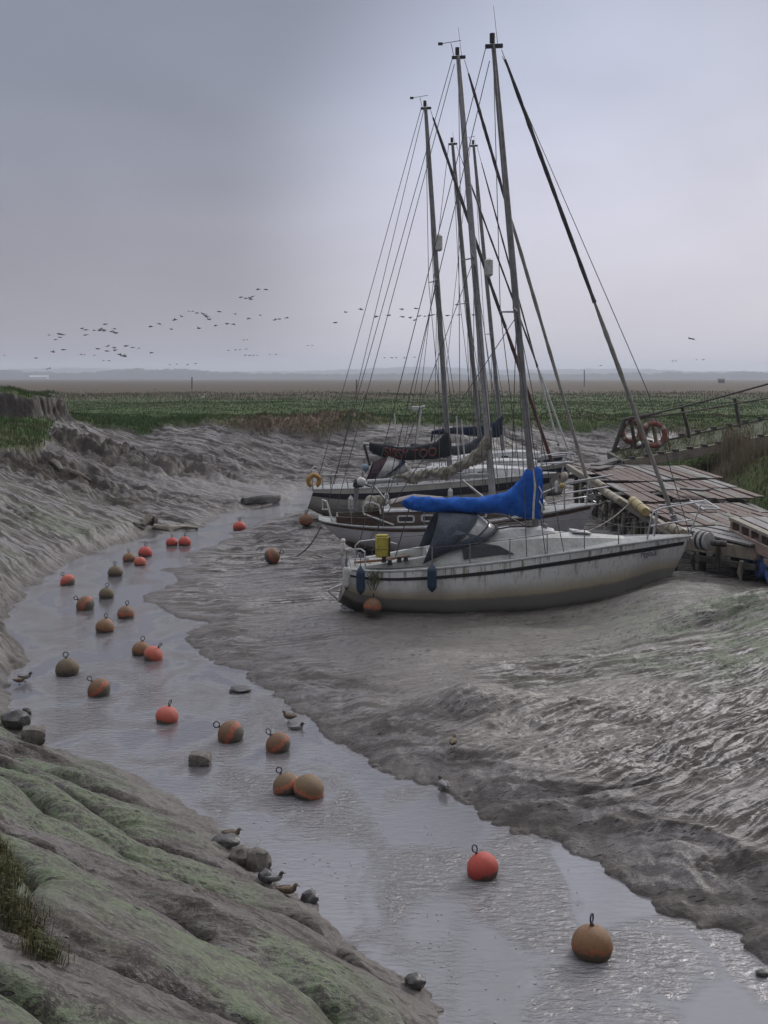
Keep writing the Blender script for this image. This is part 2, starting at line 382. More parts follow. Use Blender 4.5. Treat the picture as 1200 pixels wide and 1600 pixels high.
    h += rightf * mud * (fbm(Xn * .8, Yn * 1.1, 95, 3) - .5) * .08
    # mounds
    h += (.36 * blob(Xn, Yn, 715, 1106, .5, 1.1, .6, .15) + .20 * blob(Xn, Yn, 790, 1100, .5, 1.6, .6, .1) + .2 * blob(Xn, Yn, 640, 1030, .4, 1.5, .6, .1)) * (.8 + .4 * fbm(Xn * 2, Yn * 2, 98, 3)) + .2 * blob(Xn, Yn, 560, 1150, .2, .9, .6) * mud
    h += .32 * blob(Xn, Yn, 1080, 975, .9, 2.6, .7, .1) + .2 * blob(Xn, Yn, 1180, 950, 1.2, 2.0, 1.2) + .35 * blob(Xn, Yn, 1010, 945, .8, 2.0, .9) + .12 * blob(Xn, Yn, 780, 985, .5, 1.6, .5)
    # left middle bank and far slope
    leftm = (1 - fg) * sm(-Xn - 3 + .0 * Yn, 0, 5) * sm(Yn, 24, 30) * mud * (1 - rightf)
    farm = (1 - rightf) * (1 - fg) * mud
    aL = Xn * .95 - Yn * .3; cL = Xn * .3 + Yn * .95 + dw * 3.5
    h += farm * ((ridged(aL * .16, cL * .9, 101, 2) - .6) * .28 + (ridged(aL * .3, cL * 2.2, 103, 2) - .6) * .10 + (fbm(aL * .6, cL * 1.6, 105, 4) - .5) * .10 - groove(1 - np.abs(2 * vnoise(aL * .2, cL * .8, 106) - 1), .12) * .16)
    # eroded lumps below the turf of the left bank
    er = np.clip(blob(Xn, Yn, 170, 700, 2.3, 6.5, 6, .3) + .8 * blob(Xn, Yn, 250, 725, 1.5, 4.5, 3.5, .3) + .7 * blob(Xn, Yn, 60, 715, 2.7, 6, 4), 0, 1) * (1 - grass)
    h += er * ((ridged(Xn * .8, Yn * .6, 111, 4) - .55) * 1.5 + (fbm(Xn * 2.6, Yn * 2.4, 113, 3) - .5) * .6)
    st = sdist(Xn + (fbm(Xn * 1.1, Yn * .8, 121) - .5) * 1.4, Yn, STACK)
    h += 1.35 * sm(st, -.15, .55) * sm(105 - Yn, 0, 25) + .5 * sm(st, -2.6, 0) * (1 - grass * .3)
    # turf step and tussocks
    h += grass * (.28 + (fbm(Xn * .7, Yn * .5, 131, 4) - .5) * .7 + (fbm(Xn * 3, Yn * 2, 133, 3) - .5) * .22) * sm(130 - Yn, 0, 40)
    brown = np.clip(blob(Xn, Yn, 420, 668, 2.9, 4.2, 5) + blob(Xn, Yn, 530, 664, 2.9, 4.2, 5) + .6 * blob(Xn, Yn, 880, 662, 2.9, 6, 4) + .5 * blob(Xn, Yn, 1020, 655, 2.9, 5, 4) + .9 * blob(Xn, Yn, 1160, 725, 2.6, 3.2, 3.0) + .4 * blob(Xn, Yn, 20, 700, 3, 5, 3), 0, 1)
    h += brown * (.28 + (fbm(Xn * 1.7, Yn * 1.2, 141, 3) - .5) * .9) * grass
    h = np.where(sd > 0.02, np.maximum(h, .006), h)
    k = sm(Yn, 86, 100)
    h = h * (1 - k) + (3.0 + grass * ((fbm(Xn * .5, Yn * .3, 131, 4) - .5) * .5 + 1.5 * sm(st, -.15, .55)) * sm(150 - Yn, 0, 50)) * k
    z[near] = h
    a = np.clip(.85 * fgm * sm(fbm(Xn * .45, Yn * 1.3, 151, 4) + .12 * (lob - .5), .42, .56) + leftm * .75 * blob(Xn, Yn, 60, 830, 1.0, 6, 6) * sm(fbm(Xn * .5, Yn * .8, 153, 3), .35, .6)
                + rightf * 1.0 * np.clip(blob(Xn, Yn, 1090, 965, .9, 4.5, 2.6) + .8 * blob(Xn, Yn, 1180, 1020, 1.0, 3, 1.6) + .35 * blob(Xn, Yn, 780, 985, .5, 1.6, .6) + .25 * blob(Xn, Yn, 700, 1100, .5, 1.6, .8), 0, 1) * sm(fbm(Xn * 1.4, Yn * 2.0, 155, 4), .30, .62), 0, 1)
    attr['algae'][near] = a; attr['flat'][near] = rightf; attr['fore'][near] = fg
    gg = np.ones(X.shape); gg[near] = np.clip(grass - .9 * er, 0, 1)
    # bare face of the stack
    gface = sm(st, -.8, .0) * (1 - sm(st, .5, .8))
    gg[near] *= 1 - gface * sm(Yn, 60, 66) * sm(86 - Yn, 0, 6)
    attr['grass'] = gg
    attr['wet'][near] = np.clip(.55 * pool + rightf * .5 * sm(fbm(Xn * .25, Yn * .35, 161, 3), .4, .6) + .6 * blob(Xn, Yn, 370, 765, .3, 6, 4) + .35 * (1 - sm(sd, 0, 1.0)), 0, 1)
    attr['dark'][near] = np.clip(er * 1.7 + gface * .9 + .75 * pool * blob(Xn, Yn, 640, 975, .45, 4, 1.2) + (1 - sm(sd, 0.0, .45)) * .5 * (1 - fg), 0, 1)
    attr['brown'] = np.where(Y > 120, sm(Y + 90 * (fbm(X * .03, Y * .02, 171) - .5), 135, 260), 0.0)
    attr['brown'][near] = np.maximum(attr['brown'][near], brown)
    far = Y >= 100
    z[far] += (fbm(X[far] * .15, Y[far] * .05, 181, 3) - .5) * .6 * (1 - sm(Y[far], 400, 900))
    return z, attr

def build_terrain():
    rows = list(np.arange(-5, 4.0, .12)) + list(np.arange(4.0, 9.0, .035))
    py = 1700.0
    ys = []
    while True:
        Y = 11050.0 / (py - HZ)
        if Y > 52: break
        if Y > 9.0: ys.append(Y)
        py -= 1.15
    rows += ys; Y = rows[-1]
    while Y < 78: Y += .24; rows.append(Y)
    while Y < 170: Y *= 1.0055; rows.append(Y)
    while Y < 5900: Y *= 1.06; rows.append(Y)
    rows = np.array(rows)
    t_in = np.linspace(-.375, .375, 760)
    t_out = np.linspace(.385, 1.15, 70)
    t = np.concatenate([-t_out[::-1], t_in, t_out])
    X = t[None, :] * (rows[:, None] + 3.2); Y = np.repeat(rows[:, None], len(t), 1)
    z, at = terrain(X, Y)
    nr, nc = X.shape
    co = np.stack([X, Y, z], -1).reshape(-1, 3).astype(np.float32)
    idx = np.arange(nr * nc).reshape(nr, nc)
    q = np.stack([idx[:-1, :-1], idx[:-1, 1:], idx[1:, 1:], idx[1:, :-1]], -1).reshape(-1, 4)
    me = bpy.data.meshes.new('ground')
    me.vertices.add(len(co)); me.vertices.foreach_set('co', co.ravel())
    me.loops.add(q.size); me.loops.foreach_set('vertex_index', q.ravel().astype(np.int32))
    me.polygons.add(len(q)); me.polygons.foreach_set('loop_start', np.arange(0, q.size, 4, dtype=np.int32)); me.polygons.foreach_set('loop_total', np.full(len(q), 4, np.int32))
    me.update(calc_edges=True); me.shade_smooth()
    for k, v in at.items():
        a = me.attributes.new(k, 'FLOAT', 'POINT'); a.data.foreach_set('value', v.ravel().astype(np.float32))
    o = bpy.data.objects.new('ground', me); COL.objects.link(o)
    return o
def ground_z(x, y):
    z, _ = terrain(np.array([[float(x)]]), np.array([[float(y)]])); return float(z[0, 0])
def on_ground(px, py, z0=0.3):
    """point of the ground seen at a photo pixel"""
    lo, hi = 5.0, 170.0
    Ys = np.linspace(6, 110, 1400); Xs = (px - 600) * Ys / F
    zz, _ = terrain(Xs[None], Ys[None]); zr = H - (py - HZ) * Ys / F
    zz = np.maximum(zz[0], 0)
    i = np.argmax(zz >= zr)
    return Vector((Xs[i], Ys[i], zz[i]))

def ground_material():
    m, t, b = base_mat('ground_mat', .5)
    c = nd(t, 'ShaderNodeTexCoord').outputs['Object']
    at = {k: nd(t, 'ShaderNodeAttribute', attribute_name=k).outputs['Fac'] for k in ('grass', 'algae', 'wet', 'dark', 'brown', 'flat', 'fore')}
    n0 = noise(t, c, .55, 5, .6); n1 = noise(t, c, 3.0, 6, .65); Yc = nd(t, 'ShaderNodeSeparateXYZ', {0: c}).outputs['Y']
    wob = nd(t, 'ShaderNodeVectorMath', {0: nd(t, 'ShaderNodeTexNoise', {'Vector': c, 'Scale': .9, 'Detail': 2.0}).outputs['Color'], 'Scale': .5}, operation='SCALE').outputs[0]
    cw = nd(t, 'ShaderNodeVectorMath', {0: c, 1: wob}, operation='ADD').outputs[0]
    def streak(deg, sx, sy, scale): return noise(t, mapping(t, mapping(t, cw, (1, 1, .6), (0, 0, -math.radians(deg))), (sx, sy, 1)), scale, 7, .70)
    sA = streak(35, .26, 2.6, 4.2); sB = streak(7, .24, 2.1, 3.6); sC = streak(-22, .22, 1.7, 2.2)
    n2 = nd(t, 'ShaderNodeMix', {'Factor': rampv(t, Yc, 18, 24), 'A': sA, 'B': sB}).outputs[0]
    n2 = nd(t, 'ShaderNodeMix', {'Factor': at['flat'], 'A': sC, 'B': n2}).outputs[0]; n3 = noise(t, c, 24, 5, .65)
    mud = mixc(t, rampv(t, n1, .35, .68), (.028, .022, .019), (.080, .068, .060))
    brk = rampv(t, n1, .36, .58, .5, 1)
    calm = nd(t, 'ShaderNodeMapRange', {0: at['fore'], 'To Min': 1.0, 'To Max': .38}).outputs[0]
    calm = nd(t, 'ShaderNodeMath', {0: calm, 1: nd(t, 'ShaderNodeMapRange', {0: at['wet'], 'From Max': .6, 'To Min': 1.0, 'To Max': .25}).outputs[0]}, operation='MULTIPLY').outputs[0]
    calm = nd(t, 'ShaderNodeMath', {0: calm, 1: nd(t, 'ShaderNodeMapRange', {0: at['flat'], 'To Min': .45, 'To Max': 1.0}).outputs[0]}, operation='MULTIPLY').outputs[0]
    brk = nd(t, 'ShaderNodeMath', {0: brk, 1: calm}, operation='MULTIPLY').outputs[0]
    mud = mixc(t, nd(t, 'ShaderNodeMath', {0: rampv(t, n2, .475, .545), 1: nd(t, 'ShaderNodeMath', {0: brk, 1: rampv(t, noise(t, c, 8, 4, .65), .38, .54, .35, 1)}, operation='MULTIPLY').outputs[0]}, operation='MULTIPLY').outputs[0], mud, (.36, .342, .335))  # pale streaks: wet shine painted into the mud colour
    mud = mixc(t, nd(t, 'ShaderNodeMath', {0: rampv(t, n2, .44, .38, 0, .75), 1: calm}, operation='MULTIPLY').outputs[0], mud, (.014, .011, .009))
    mud = mixc(t, nd(t, 'ShaderNodeMath', {0: rampv(t, n3, .5, .62, 0, .6), 1: at['fore']}, operation='MULTIPLY').outputs[0], mud, (.15, .125, .112))
    mud = mixc(t, rampv(t, n0, .4, .65, 0, .5), mud, (.055, .044, .037))
    vor = nd(t, 'ShaderNodeTexVoronoi', {'Vector': mapping(t, cw, (.55, 2.0, 1)), 'Scale': 7.5, 'Randomness': 1.0}).outputs['Distance']
    pit = rampv(t, vor, .21, .28, 1, 0)
    pit = nd(t, 'ShaderNodeMath', {0: pit, 1: rampv(t, n1, .47, .56)}, operation='MULTIPLY').outputs[0]
    mud = mixc(t, at['dark'], mud, mixc(t, n1, (.012, .010, .009), (.060, .048, .040)))
    alg = mixc(t, rampv(t, n3, .3, .7), (.055, .078, .036), (.125, .160, .085))
    mud = mixc(t, nd(t, 'ShaderNodeMath', {0: at['algae'], 1: rampv(t, nd(t, 'ShaderNodeMath', {0: n1, 1: nd(t, 'ShaderNodeMath', {0: n3, 1: .35}, operation='MULTIPLY').outputs[0]}, operation='ADD').outputs[0], .55, .72, .08, 1)}, operation='MULTIPLY').outputs[0], mud, alg)
    mud = mixc(t, nd(t, 'ShaderNodeMath', {0: at['wet'], 1: .75}, operation='MULTIPLY').outputs[0], mud, mixc(t, n1, (.12, .104, .096), (.25, .23, .215)))  # wet mud also lightened: its silvery sheen is put into the colour
    mud = mixc(t, pit, mud, (.022, .020, .018))
    vr = mapping(t, mapping(t, cw, (1, 1, .5), (0, 0, -math.radians(28))), (.42, 1.5, 1))
    v2 = nd(t, 'ShaderNodeTexVoronoi', {'Vector': vr, 'Scale': 10.0, 'Randomness': 1.0}).outputs['Distance']
    pit2 = rampv(t, v2, .30, .20, 0, 1)
    pit2 = nd(t, 'ShaderNodeMath', {0: pit2, 1: nd(t, 'ShaderNodeMath', {0: at['flat'], 1: rampv(t, noise(t, c, 1.3, 4, .6), .42, .56)}, operation='MULTIPLY').outputs[0]}, operation='MULTIPLY').outputs[0]
    mud = mixc(t, pit2, mud, (.024, .020, .017))
    gr = mixc(t, rampv(t, noise(t, c, .35, 5, .6), .38, .62), (.036, .075, .020), (.070, .102, .034))
    gr = mixc(t, rampv(t, n1, .35, .7, 0, .6), gr, (.085, .078, .042))
    nb = noise(t, mapping(t, c, (.25, .05, 1)), 1.0, 5, .6)
    br = mixc(t, rampv(t, n1, .3, .7), (.07, .048, .034), (.17, .125, .085))
    far_br = mixc(t, rampv(t, nb, .35, .65), (.095, .066, .052), (.078, .070, .040))
    bf = mixc(t, rampv(t, nd(t, 'ShaderNodeSeparateXYZ', {0: c}).outputs['Y'], 100, 115), br, far_br)
    gr = mixc(t, at['brown'], gr, bf)
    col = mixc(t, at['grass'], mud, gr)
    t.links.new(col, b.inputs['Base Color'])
    wetn = rampv(t, nd(t, 'ShaderNodeMath', {0: n2, 1: nd(t, 'ShaderNodeMath', {0: n3, 1: .12}, operation='MULTIPLY').outputs[0]}, operation='ADD').outputs[0], .50, .62, .85, .40)
    r = nd(t, 'ShaderNodeMix', {'Factor': at['wet'], 'A': wetn, 'B': .22}).outputs[0]
    r = nd(t, 'ShaderNodeMix', {'Factor': at['grass'], 'A': r, 'B': .9}).outputs[0]
    r2 = nd(t, 'ShaderNodeMix', {'Factor': nd(t, 'ShaderNodeMath', {0: at['algae'], 1: .8}, operation='MULTIPLY').outputs[0], 'A': r, 'B': .6}).outputs[0]
    t.links.new(r2, b.inputs['Roughness'])
    sp = nd(t, 'ShaderNodeMix', {'Factor': nd(t, 'ShaderNodeMath', {0: at['grass'], 1: at['dark']}, operation='MAXIMUM').outputs[0], 'A': .5, 'B': .08}).outputs[0]
    t.links.new(sp, b.inputs['Specular IOR Level'])
    hgt = nd(t, 'ShaderNodeMath', {0: nd(t, 'ShaderNodeMath', {0: n3, 1: noise(t, c, 60, 3, .6)}, operation='ADD').outputs[0], 1: .5}, operation='MULTIPLY').outputs[0]
    hgt = nd(t, 'ShaderNodeMath', {0: hgt, 1: nd(t, 'ShaderNodeMath', {0: n1, 1: nd(t, 'ShaderNodeMapRange', {0: at['flat'], 'To Min': .8, 'To Max': .4}).outputs[0]}, operation='MULTIPLY').outputs[0]}, operation='ADD').outputs[0]
    hgt = nd(t, 'ShaderNodeMath', {0: hgt, 1: nd(t, 'ShaderNodeMath', {0: rampv(t, n2, .44, .53, 0, .22), 1: nd(t, 'ShaderNodeMath', {0: nd(t, 'ShaderNodeMath', {0: calm, 1: 1.3}, operation='MULTIPLY').outputs[0], 1: nd(t, 'ShaderNodeMath', {0: at['algae'], 1: at['grass']}, operation='ADD').outputs[0]}, operation='SUBTRACT').outputs[0]}, operation='MULTIPLY').outputs[0]}, operation='ADD').outputs[0]
    hgt = nd(t, 'ShaderNodeMath', {0: hgt, 1: nd(t, 'ShaderNodeMath', {0: nd(t, 'ShaderNodeMath', {0: pit, 1: pit2}, operation='MAXIMUM').outputs[0], 1: -.55}, operation='MULTIPLY').outputs[0]}, operation='ADD').outputs[0]
    bp = nd(t, 'ShaderNodeBump', {'Strength': .75, 'Distance': .05, 'Height': hgt})
    t.links.new(bp.outputs[0], b.inputs['Normal'])
    return m
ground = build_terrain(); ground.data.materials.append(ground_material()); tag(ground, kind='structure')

def water_material():
    m, t, b = base_mat('water_mat', .06)
    c = nd(t, 'ShaderNodeTexCoord').outputs['Object']
    b.inputs['IOR'].default_value = 1.95
    b.inputs['Base Color'].default_value = (.112, .108, .115, 1)
    big = noise(t, mapping(t, c, (.8, .5, 1), (0, 0, .5)), .95, 2, .5, .8)
    n1 = noise(t, mapping(t, c, (1.0, 2.6, 1)), 4.5, 4, .6, .8)
    n2 = noise(t, mapping(t, c, (1.0, 2.2, 1), (0, 0, .3)), 17, 4, .65, .3)
    amp = rampv(t, big, .42, .68, .05, 1.0)
    hh = nd(t, 'ShaderNodeMath', {0: n2, 1: .26}, operation='MULTIPLY').outputs[0]
    hh = nd(t, 'ShaderNodeMath', {0: n1, 1: hh}, operation='ADD').outputs[0]
    hh = nd(t, 'ShaderNodeMath', {0: hh, 1: .63}, operation='SUBTRACT').outputs[0]
    hh = nd(t, 'ShaderNodeMath', {0: hh, 1: amp}, operation='MULTIPLY').outputs[0]
    bp = nd(t, 'ShaderNodeBump', {'Strength': .95, 'Distance': .08, 'Height': hh})
    t.links.new(bp.outputs[0], b.inputs['Normal'])
    t.links.new(rampv(t, big, .4, .65, .03, .10), b.inputs['Roughness'])
    return m
wm = MB(); wm.add([(-60, -6, 0), (90, -6, 0), (90, 120, 0), (-60, 120, 0)], [(0, 1, 2, 3)])
water = tag(wm.build('water', water_material(), smooth=False), kind='structure')

# ------------------------------------------------------------------ far hills and woods on the horizon
def hill_strip(name, Y, h0, seed, x0, x1, n, prof, mat, depth=60):
    xs = np.linspace(x0, x1, n)
    hh = prof(xs) + (fbm(xs * .02, xs * 0 + .5, seed, 4) - .5) * h0 * .9 + (fbm(xs * .12, xs * 0 + .5, seed + 3, 3) - .5) * h0 * .35
    hh = np.maximum(hh, .5)
    mb = MB(); rings = []
    for k, (dy, f) in enumerate(((0, 0), (6, .75), (depth * .5, 1.0), (depth, .8), (depth * 1.5, 0))):
        rings.append([(x, Y + dy, 2.6 + h * f) for x, h in zip(xs, hh)])
    mb.loft(rings, closed=False)
    o = mb.build(name, mat, angle=180); tag(o, kind='structure'); return o
hm = worn('far_wood', (.05, .07, .045), (.09, .10, .06), .05, .9, bump=0, spec=.1)
hill_strip('hills', 5200, 14, 201, -2600, 2600, 500, lambda x: 34 + 18 * np.exp(-((x + 1500) / 420) ** 2) + 22 * np.exp(-((x - 200) / 420) ** 2) + 16 * np.exp(-((x - 1100) / 300) ** 2), hm, 200)
hill_strip('woodland', 3000, 16, 207, -1500, 1500, 700, lambda x: 15 + 14 * np.exp(-((x + 640) / 210) ** 2) + 8 * np.exp(-((x + 1060) / 120) ** 2) + 5 * np.exp(-((x - 900) / 200) ** 2), hm, 80)

# ------------------------------------------------------------------ haze
hz_m = bpy.data.materials.new('haze_mat'); hz_m.use_nodes = True
ht = hz_m.node_tree; ht.nodes.clear()
ho = ht.nodes.new('ShaderNodeOutputMaterial'); hv = ht.nodes.new('ShaderNodeVolumePrincipled')
hv.inputs['Color'].default_value = (.80, .86, .97, 1); hv.inputs['Density'].default_value = .00030; hv.inputs['Anisotropy'].default_value = .2
ht.links.new(hv.outputs[0], ho.inputs['Volume'])
hb = MB(); hb.box((0, 2990, 38), (16400, 6060, 80))
haze = tag(hb.build('haze', hz_m, smooth=False), kind='stuff')

# ================================================================== mooring buoys
def buoy_mat(name, top, band, low, z1, z2, patch=.5):
    m, t, b = base_mat(name, .6)
    tcn = nd(t, 'ShaderNodeTexCoord'); c = tcn.outputs['Object']
    rnd = nd(t, 'ShaderNodeObjectInfo').outputs['Random']
    off = nd(t, 'ShaderNodeCombineXYZ', {0: nd(t, 'ShaderNodeMath', {0: rnd, 1: 37.0}, operation='MULTIPLY').outputs[0]}).outputs[0]
    v = nd(t, 'ShaderNodeVectorMath', {0: c, 1: off}, operation='ADD').outputs[0]
    n1 = noise(t, v, 1.7, 5, .6); n2 = noise(t, v, 6, 5, .7); n3 = noise(t, v, 22, 4, .7)
    z = nd(t, 'ShaderNodeSeparateXYZ', {0: c}).outputs['Z']
    zz = nd(t, 'ShaderNodeMath', {0: nd(t, 'ShaderNodeMath', {0: z, 1: .36}, operation='SUBTRACT').outputs[0], 1: nd(t, 'ShaderNodeMath', {0: n1, 1: .95}, operation='MULTIPLY').outputs[0]}, operation='ADD').outputs[0]
    zz = nd(t, 'ShaderNodeMath', {0: zz, 1: nd(t, 'ShaderNodeMath', {0: n2, 1: .45}, operation='MULTIPLY').outputs[0]}, operation='ADD').outputs[0]
    cc = mixc(t, rampv(t, zz, z1, z1 + .12), low, mixc(t, rampv(t, n2, .62, .42), mixc(t, .5, band, top), band))
    cc = mixc(t, rampv(t, zz, z2, z2 + .22), cc, top)
    cc = mixc(t, rampv(t, n2, .48, .66, 0, patch), cc, (.10, .065, .035))
    cc = mixc(t, rampv(t, n3, .55, .75, 0, .6), cc, (.05, .04, .025))
    t.links.new(cc, b.inputs['Base Color'])
    bp = nd(t, 'ShaderNodeBump', {'Strength': .5, 'Distance': .03, 'Height': n3}); t.links.new(bp.outputs[0], b.inputs['Normal'])
    return m
ORG = (.40, .10, .045); ORL = (.5, .16, .09); BRN = (.20, .10, .042); OLV = (.115, .085, .045); GRY = (.075, .066, .052)
BM = {
    'red': buoy_mat('buoy_red', (.44, .062, .042), (.40, .05, .035), (.10, .05, .035), .02, .5, .25),
    'pink': buoy_mat('buoy_faded_red', (.47, .11, .075), (.47, .09, .055), (.13, .10, .07), .0, .6, .3),
    'brown': buoy_mat('buoy_brown', BRN, (.30, .09, .035), (.10, .075, .05), .18, .34, .55),
    'band': buoy_mat('buoy_banded', (.17, .105, .05), (.42, .12, .06), GRY, .14, .48, .45),
    'olive': buoy_mat('buoy_olive', OLV, (.12, .09, .055), GRY, .2, .45, .5),
    'half': buoy_mat('buoy_half', (.17, .085, .04), (.38, .10, .05), (.09, .075, .058), .05, .40, .6),
}
iron = worn('rusty_iron', (.05, .04, .045), (.13, .06, .035), 20, .7, .4)
blue_iron = worn('dark_blue_iron', (.02, .025, .06), (.06, .05, .05), 14, .55, .2)
def buoy_body():
    mb = MB(); vs = []; rings = []
    for i in range(19):
        th = math.pi * i / 18
        seam = 1 + .018 * math.exp(-((th - math.pi / 2) / .06) ** 2)
        rings.append([(math.sin(th) * math.cos(a) * seam, math.sin(th) * math.sin(a) * seam, math.cos(th) * .97) for a in [2 * math.pi * j / 32 for j in range(32)]] if 0 < i < 18 else [(1e-3 * math.cos(a), 1e-3 * math.sin(a), math.cos(th) * .97) for a in [2 * math.pi * j / 32 for j in range(32)]])
    mb.loft(rings, closed=True, caps=True); return mb
_bb = buoy_body()
def make_buoy(kind, c, R, tiltx, tilty, rz, ring, label, group='mooring buoys in the creek'):
    r = empty('mooring_buoy', c, rz, tiltx, tilty)
    tag(r, label, 'buoy', group)
    b = MB(); b.v = [(x * R, y * R, z * R) for x, y, z in _bb.v]; b.f = list(_bb.f); b.mi = list(_bb.mi)
    o = b.build('float', BM[kind], r, angle=60)
    # material space is in radii
    o.data.transform(Matrix.Scale(1 / R, 4)); o.scale = (R * random.uniform(.98, 1.04), R * random.uniform(.98, 1.03), R * random.uniform(.93, 1.0))
    im = blue_iron if ring != 'rust' else iron
    if ring:
        s = MB(); s.tube([(0, 0, R * .93), (0, 0, R * 1.05)], [R * .13, R * .07], 10); s.build('stem', iron, r)
        t_ = MB(); t_.torus((0, 0, 0), R * .22, R * .045, 20, 8, axis='y'); ro = t_.build('ring', im, r); ro.location = (0, 0, R * 1.27); ro.rotation_euler = (0, random.uniform(-.2, .2), random.uniform(.9, 1.25) if ring == 'side' else random.uniform(-.4, .4))
    return r
BU = [  # px, waterline row, radius px, kind, lean right, lean back, ring, label
    (930, 1503, 32, 'brown', 0, 0, 'side', 'large brown weathered buoy nearest the camera at bottom right of the creek'),
    (756, 1376, 25, 'red', -24, 0, 'side', 'bright red buoy alone in the water with blue ring leaning left'),
    (481, 1250, 24, 'band', 20, -10, None, 'right buoy of the touching pair, olive top above an orange band'),
    (446, 1243, 21, 'band', -24, 12, 'flat', 'left buoy of the touching pair with dark ring standing up, brown and orange'),
    (433, 1177, 20, 'half', -38, 0, 'side', 'brown grey buoy with orange left edge beside the two ducks'),
    (358, 1161, 21, 'half', -58, 0, 'flat', 'buoy lying over with its big blue ring to the left, orange underneath'),
    (258, 1131, 17.5, 'pink', 12, 0, 'side', 'dull red buoy with grey lower half between the brown buoy and the ringed one'),
    (151, 1089, 18, 'half', -42, 0, 'side', 'brown buoy with grey right half, nearest the left foreground bank'),
    (101, 1057, 18, 'olive', -10, 0, 'flat', 'olive brown buoy near the left shore with tall dark ring'),
    (237, 1033, 15, 'pink', 34, 0, 'side', 'bright red buoy pressed against a brown buoy, right one of that pair'),
    (218, 1025, 14.5, 'brown', 8, 0, 'flat', 'brown buoy with ring on top, behind the bright red one it touches'),
    (161, 989, 14.5, 'brown', 4, 0, 'flat', 'ochre brown buoy with round ring, next nearer than the orange tipped one'),
    (194, 967, 13.5, 'half', 3, 5, 'side', 'brown buoy with orange flecks and thin upright ring in midstream'),
    (130, 954, 15, 'half', -55, 0, 'flat', 'buoy lying over to the left, orange end with ring towards the left bank'),
    (164, 936, 12, 'olive', 2, 0, 'flat', 'dark olive buoy with small ring above the orange tipped one'),
    (103, 915, 11.5, 'pink', -40, 10, 'flat', 'bright orange red buoy closest to the left mud shore'),
    (178, 901, 11.5, 'olive', -6, 0, 'side', 'grey brown buoy alone left of the red cluster of three'),
    (217, 884, 9.5, 'pink', 4, 0, 'flat', 'small red buoy with grey bottom, nearest of the cluster of three'),
    (200, 878, 10, 'brown', -6, 0, 'side', 'rusty brown buoy at the left of the cluster of three'),
    (225, 870, 11, 'red', 2, 0, 'side', 'plain bright red buoy at the back of the cluster of three'),
    (267, 853, 8.8, 'red', 0, 0, 'flat', 'left of two small red buoys side by side, with a round ring'),
    (287, 853, 10, 'red', 3, 0, 'side', 'right of two small red buoys side by side, slightly larger'),
    (373, 829, 10, 'red', 0, 0, 'side', 'lone small red buoy farthest up the creek'),
]
for (px, py, rp, kind, lx, lb, ring, lab) in BU:
    x, y = P(px, py, 0); R = rp * y / F
    make_buoy(kind, (x, y + R * .8, R * .42), R, math.radians(-lb - 4), math.radians(lx), random.uniform(-.3, .3) if abs(lx) < 30 else 0, ring, lab)
for (px, py, rp, kind, lx, lb, ring, lab, grp) in [
    (425, 881, 13, 'half', 66, 0, 'flat', 'half orange half grey buoy stranded on the right mudflat', 'buoys stranded on the mud'),
    (478, 823, 11, 'half', 0, -20, 'side', 'red brown buoy on the shore below the stern with the yellow lifebuoy', 'buoys stranded on the mud'),
    ]:
    p = on_ground(px, py); R = rp * p.y / F
    make_buoy(kind, (p.x, p.y + R * .3, p.z + R * .86), R, math.radians(-lb), math.radians(lx), 0, ring, lab, grp)

# ================================================================== stones, ducks
stone_m = worn('stone', (.10, .09, .08), (.19, .17, .15), 5, .75, bump=.6, bscale=14, bdist=.03)
stone_w = worn('wet_stone', (.045, .042, .042), (.10, .095, .09), 5, .45, bump=.6, bscale=14, bdist=.03)
def rock(px, py, wpx, hpx, label, mat=None, on=None, group='stones at the water', blocky=0.0, rz=0.0):
    p = on_ground(px, py) if on is None else Vector(P(px, py, 0) + (0,))
    w = wpx * p.y / F; h = hpx * p.y / F
    bm = bmesh.new(); bmesh.ops.create_icosphere(bm, subdivisions=3, radius=1)
    sx, sy, sz = random.random() * 50, random.random() * 50, random.random() * 50
    from mathutils import noise as mn
    for v in bm.verts:
        d = v.co.normalized()
        k = 1 + .30 * mn.noise(d * 1.6 + Vector((sx, sy, sz))) + .12 * mn.noise(d * 4 + Vector((sy, sz, sx)))
        q = d * k
        if blocky:
            mx = max(abs(q.x), abs(q.y), abs(q.z)); q = q.lerp(q / mx * .9, blocky)
        v.co = Vector((q.x * w / 2, q.y * w * .4, q.z * h * .62))
    me = bpy.data.meshes.new('stone'); bm.to_mesh(me); bm.free(); me.shade_smooth(); me.materials.append(mat or stone_m)
    try: me.set_sharp_from_angle(angle=math.radians(35))
    except Exception: pass
    o = bpy.data.objects.new('stone', me); COL.objects.link(o)
    o.location = (p.x, p.y + w * .2, p.z + h * .32); o.rotation_euler = (0, 0, rz)
    return tag(o, label, 'stone', group)
rock(22, 1142, 44, 26, 'rounded grey stone at the left edge above the foreground bank', stone_w)
rock(50, 1160, 40, 24, 'squared pale block at the foot of the left foreground bank', stone_m, blocky=.8, rz=.3)
rock(40, 1118, 15, 13, 'small dark stone just off the left bank', stone_w, on=1)
rock(311, 1196, 38, 20, 'flat topped squared stone standing in midstream', stone_m, on=1, blocky=.75)
rock(373, 1082, 36, 8, 'low flat stone barely out of the water near the mud point', stone_w, on=1)
rock(483, 1412, 28, 20, 'single pointed stone in the water beyond the ducks', stone_w, on=1)
rock(377, 1352, 40, 28, 'left of two rounded stones at the foot of the foreground bank', stone_m)
rock(402, 1362, 40, 34, 'right of two rounded stones beside the standing drake', stone_m)
rock(415, 1380, 26, 18, 'small mud covered stone under the standing drake', stone_w)
rock(352, 1322, 44, 14, 'muddy stone the brown duck stands on', stone_w)
rock(648, 1548, 34, 20, 'dark lump at the foot of the bank near the bottom edge', stone_w)
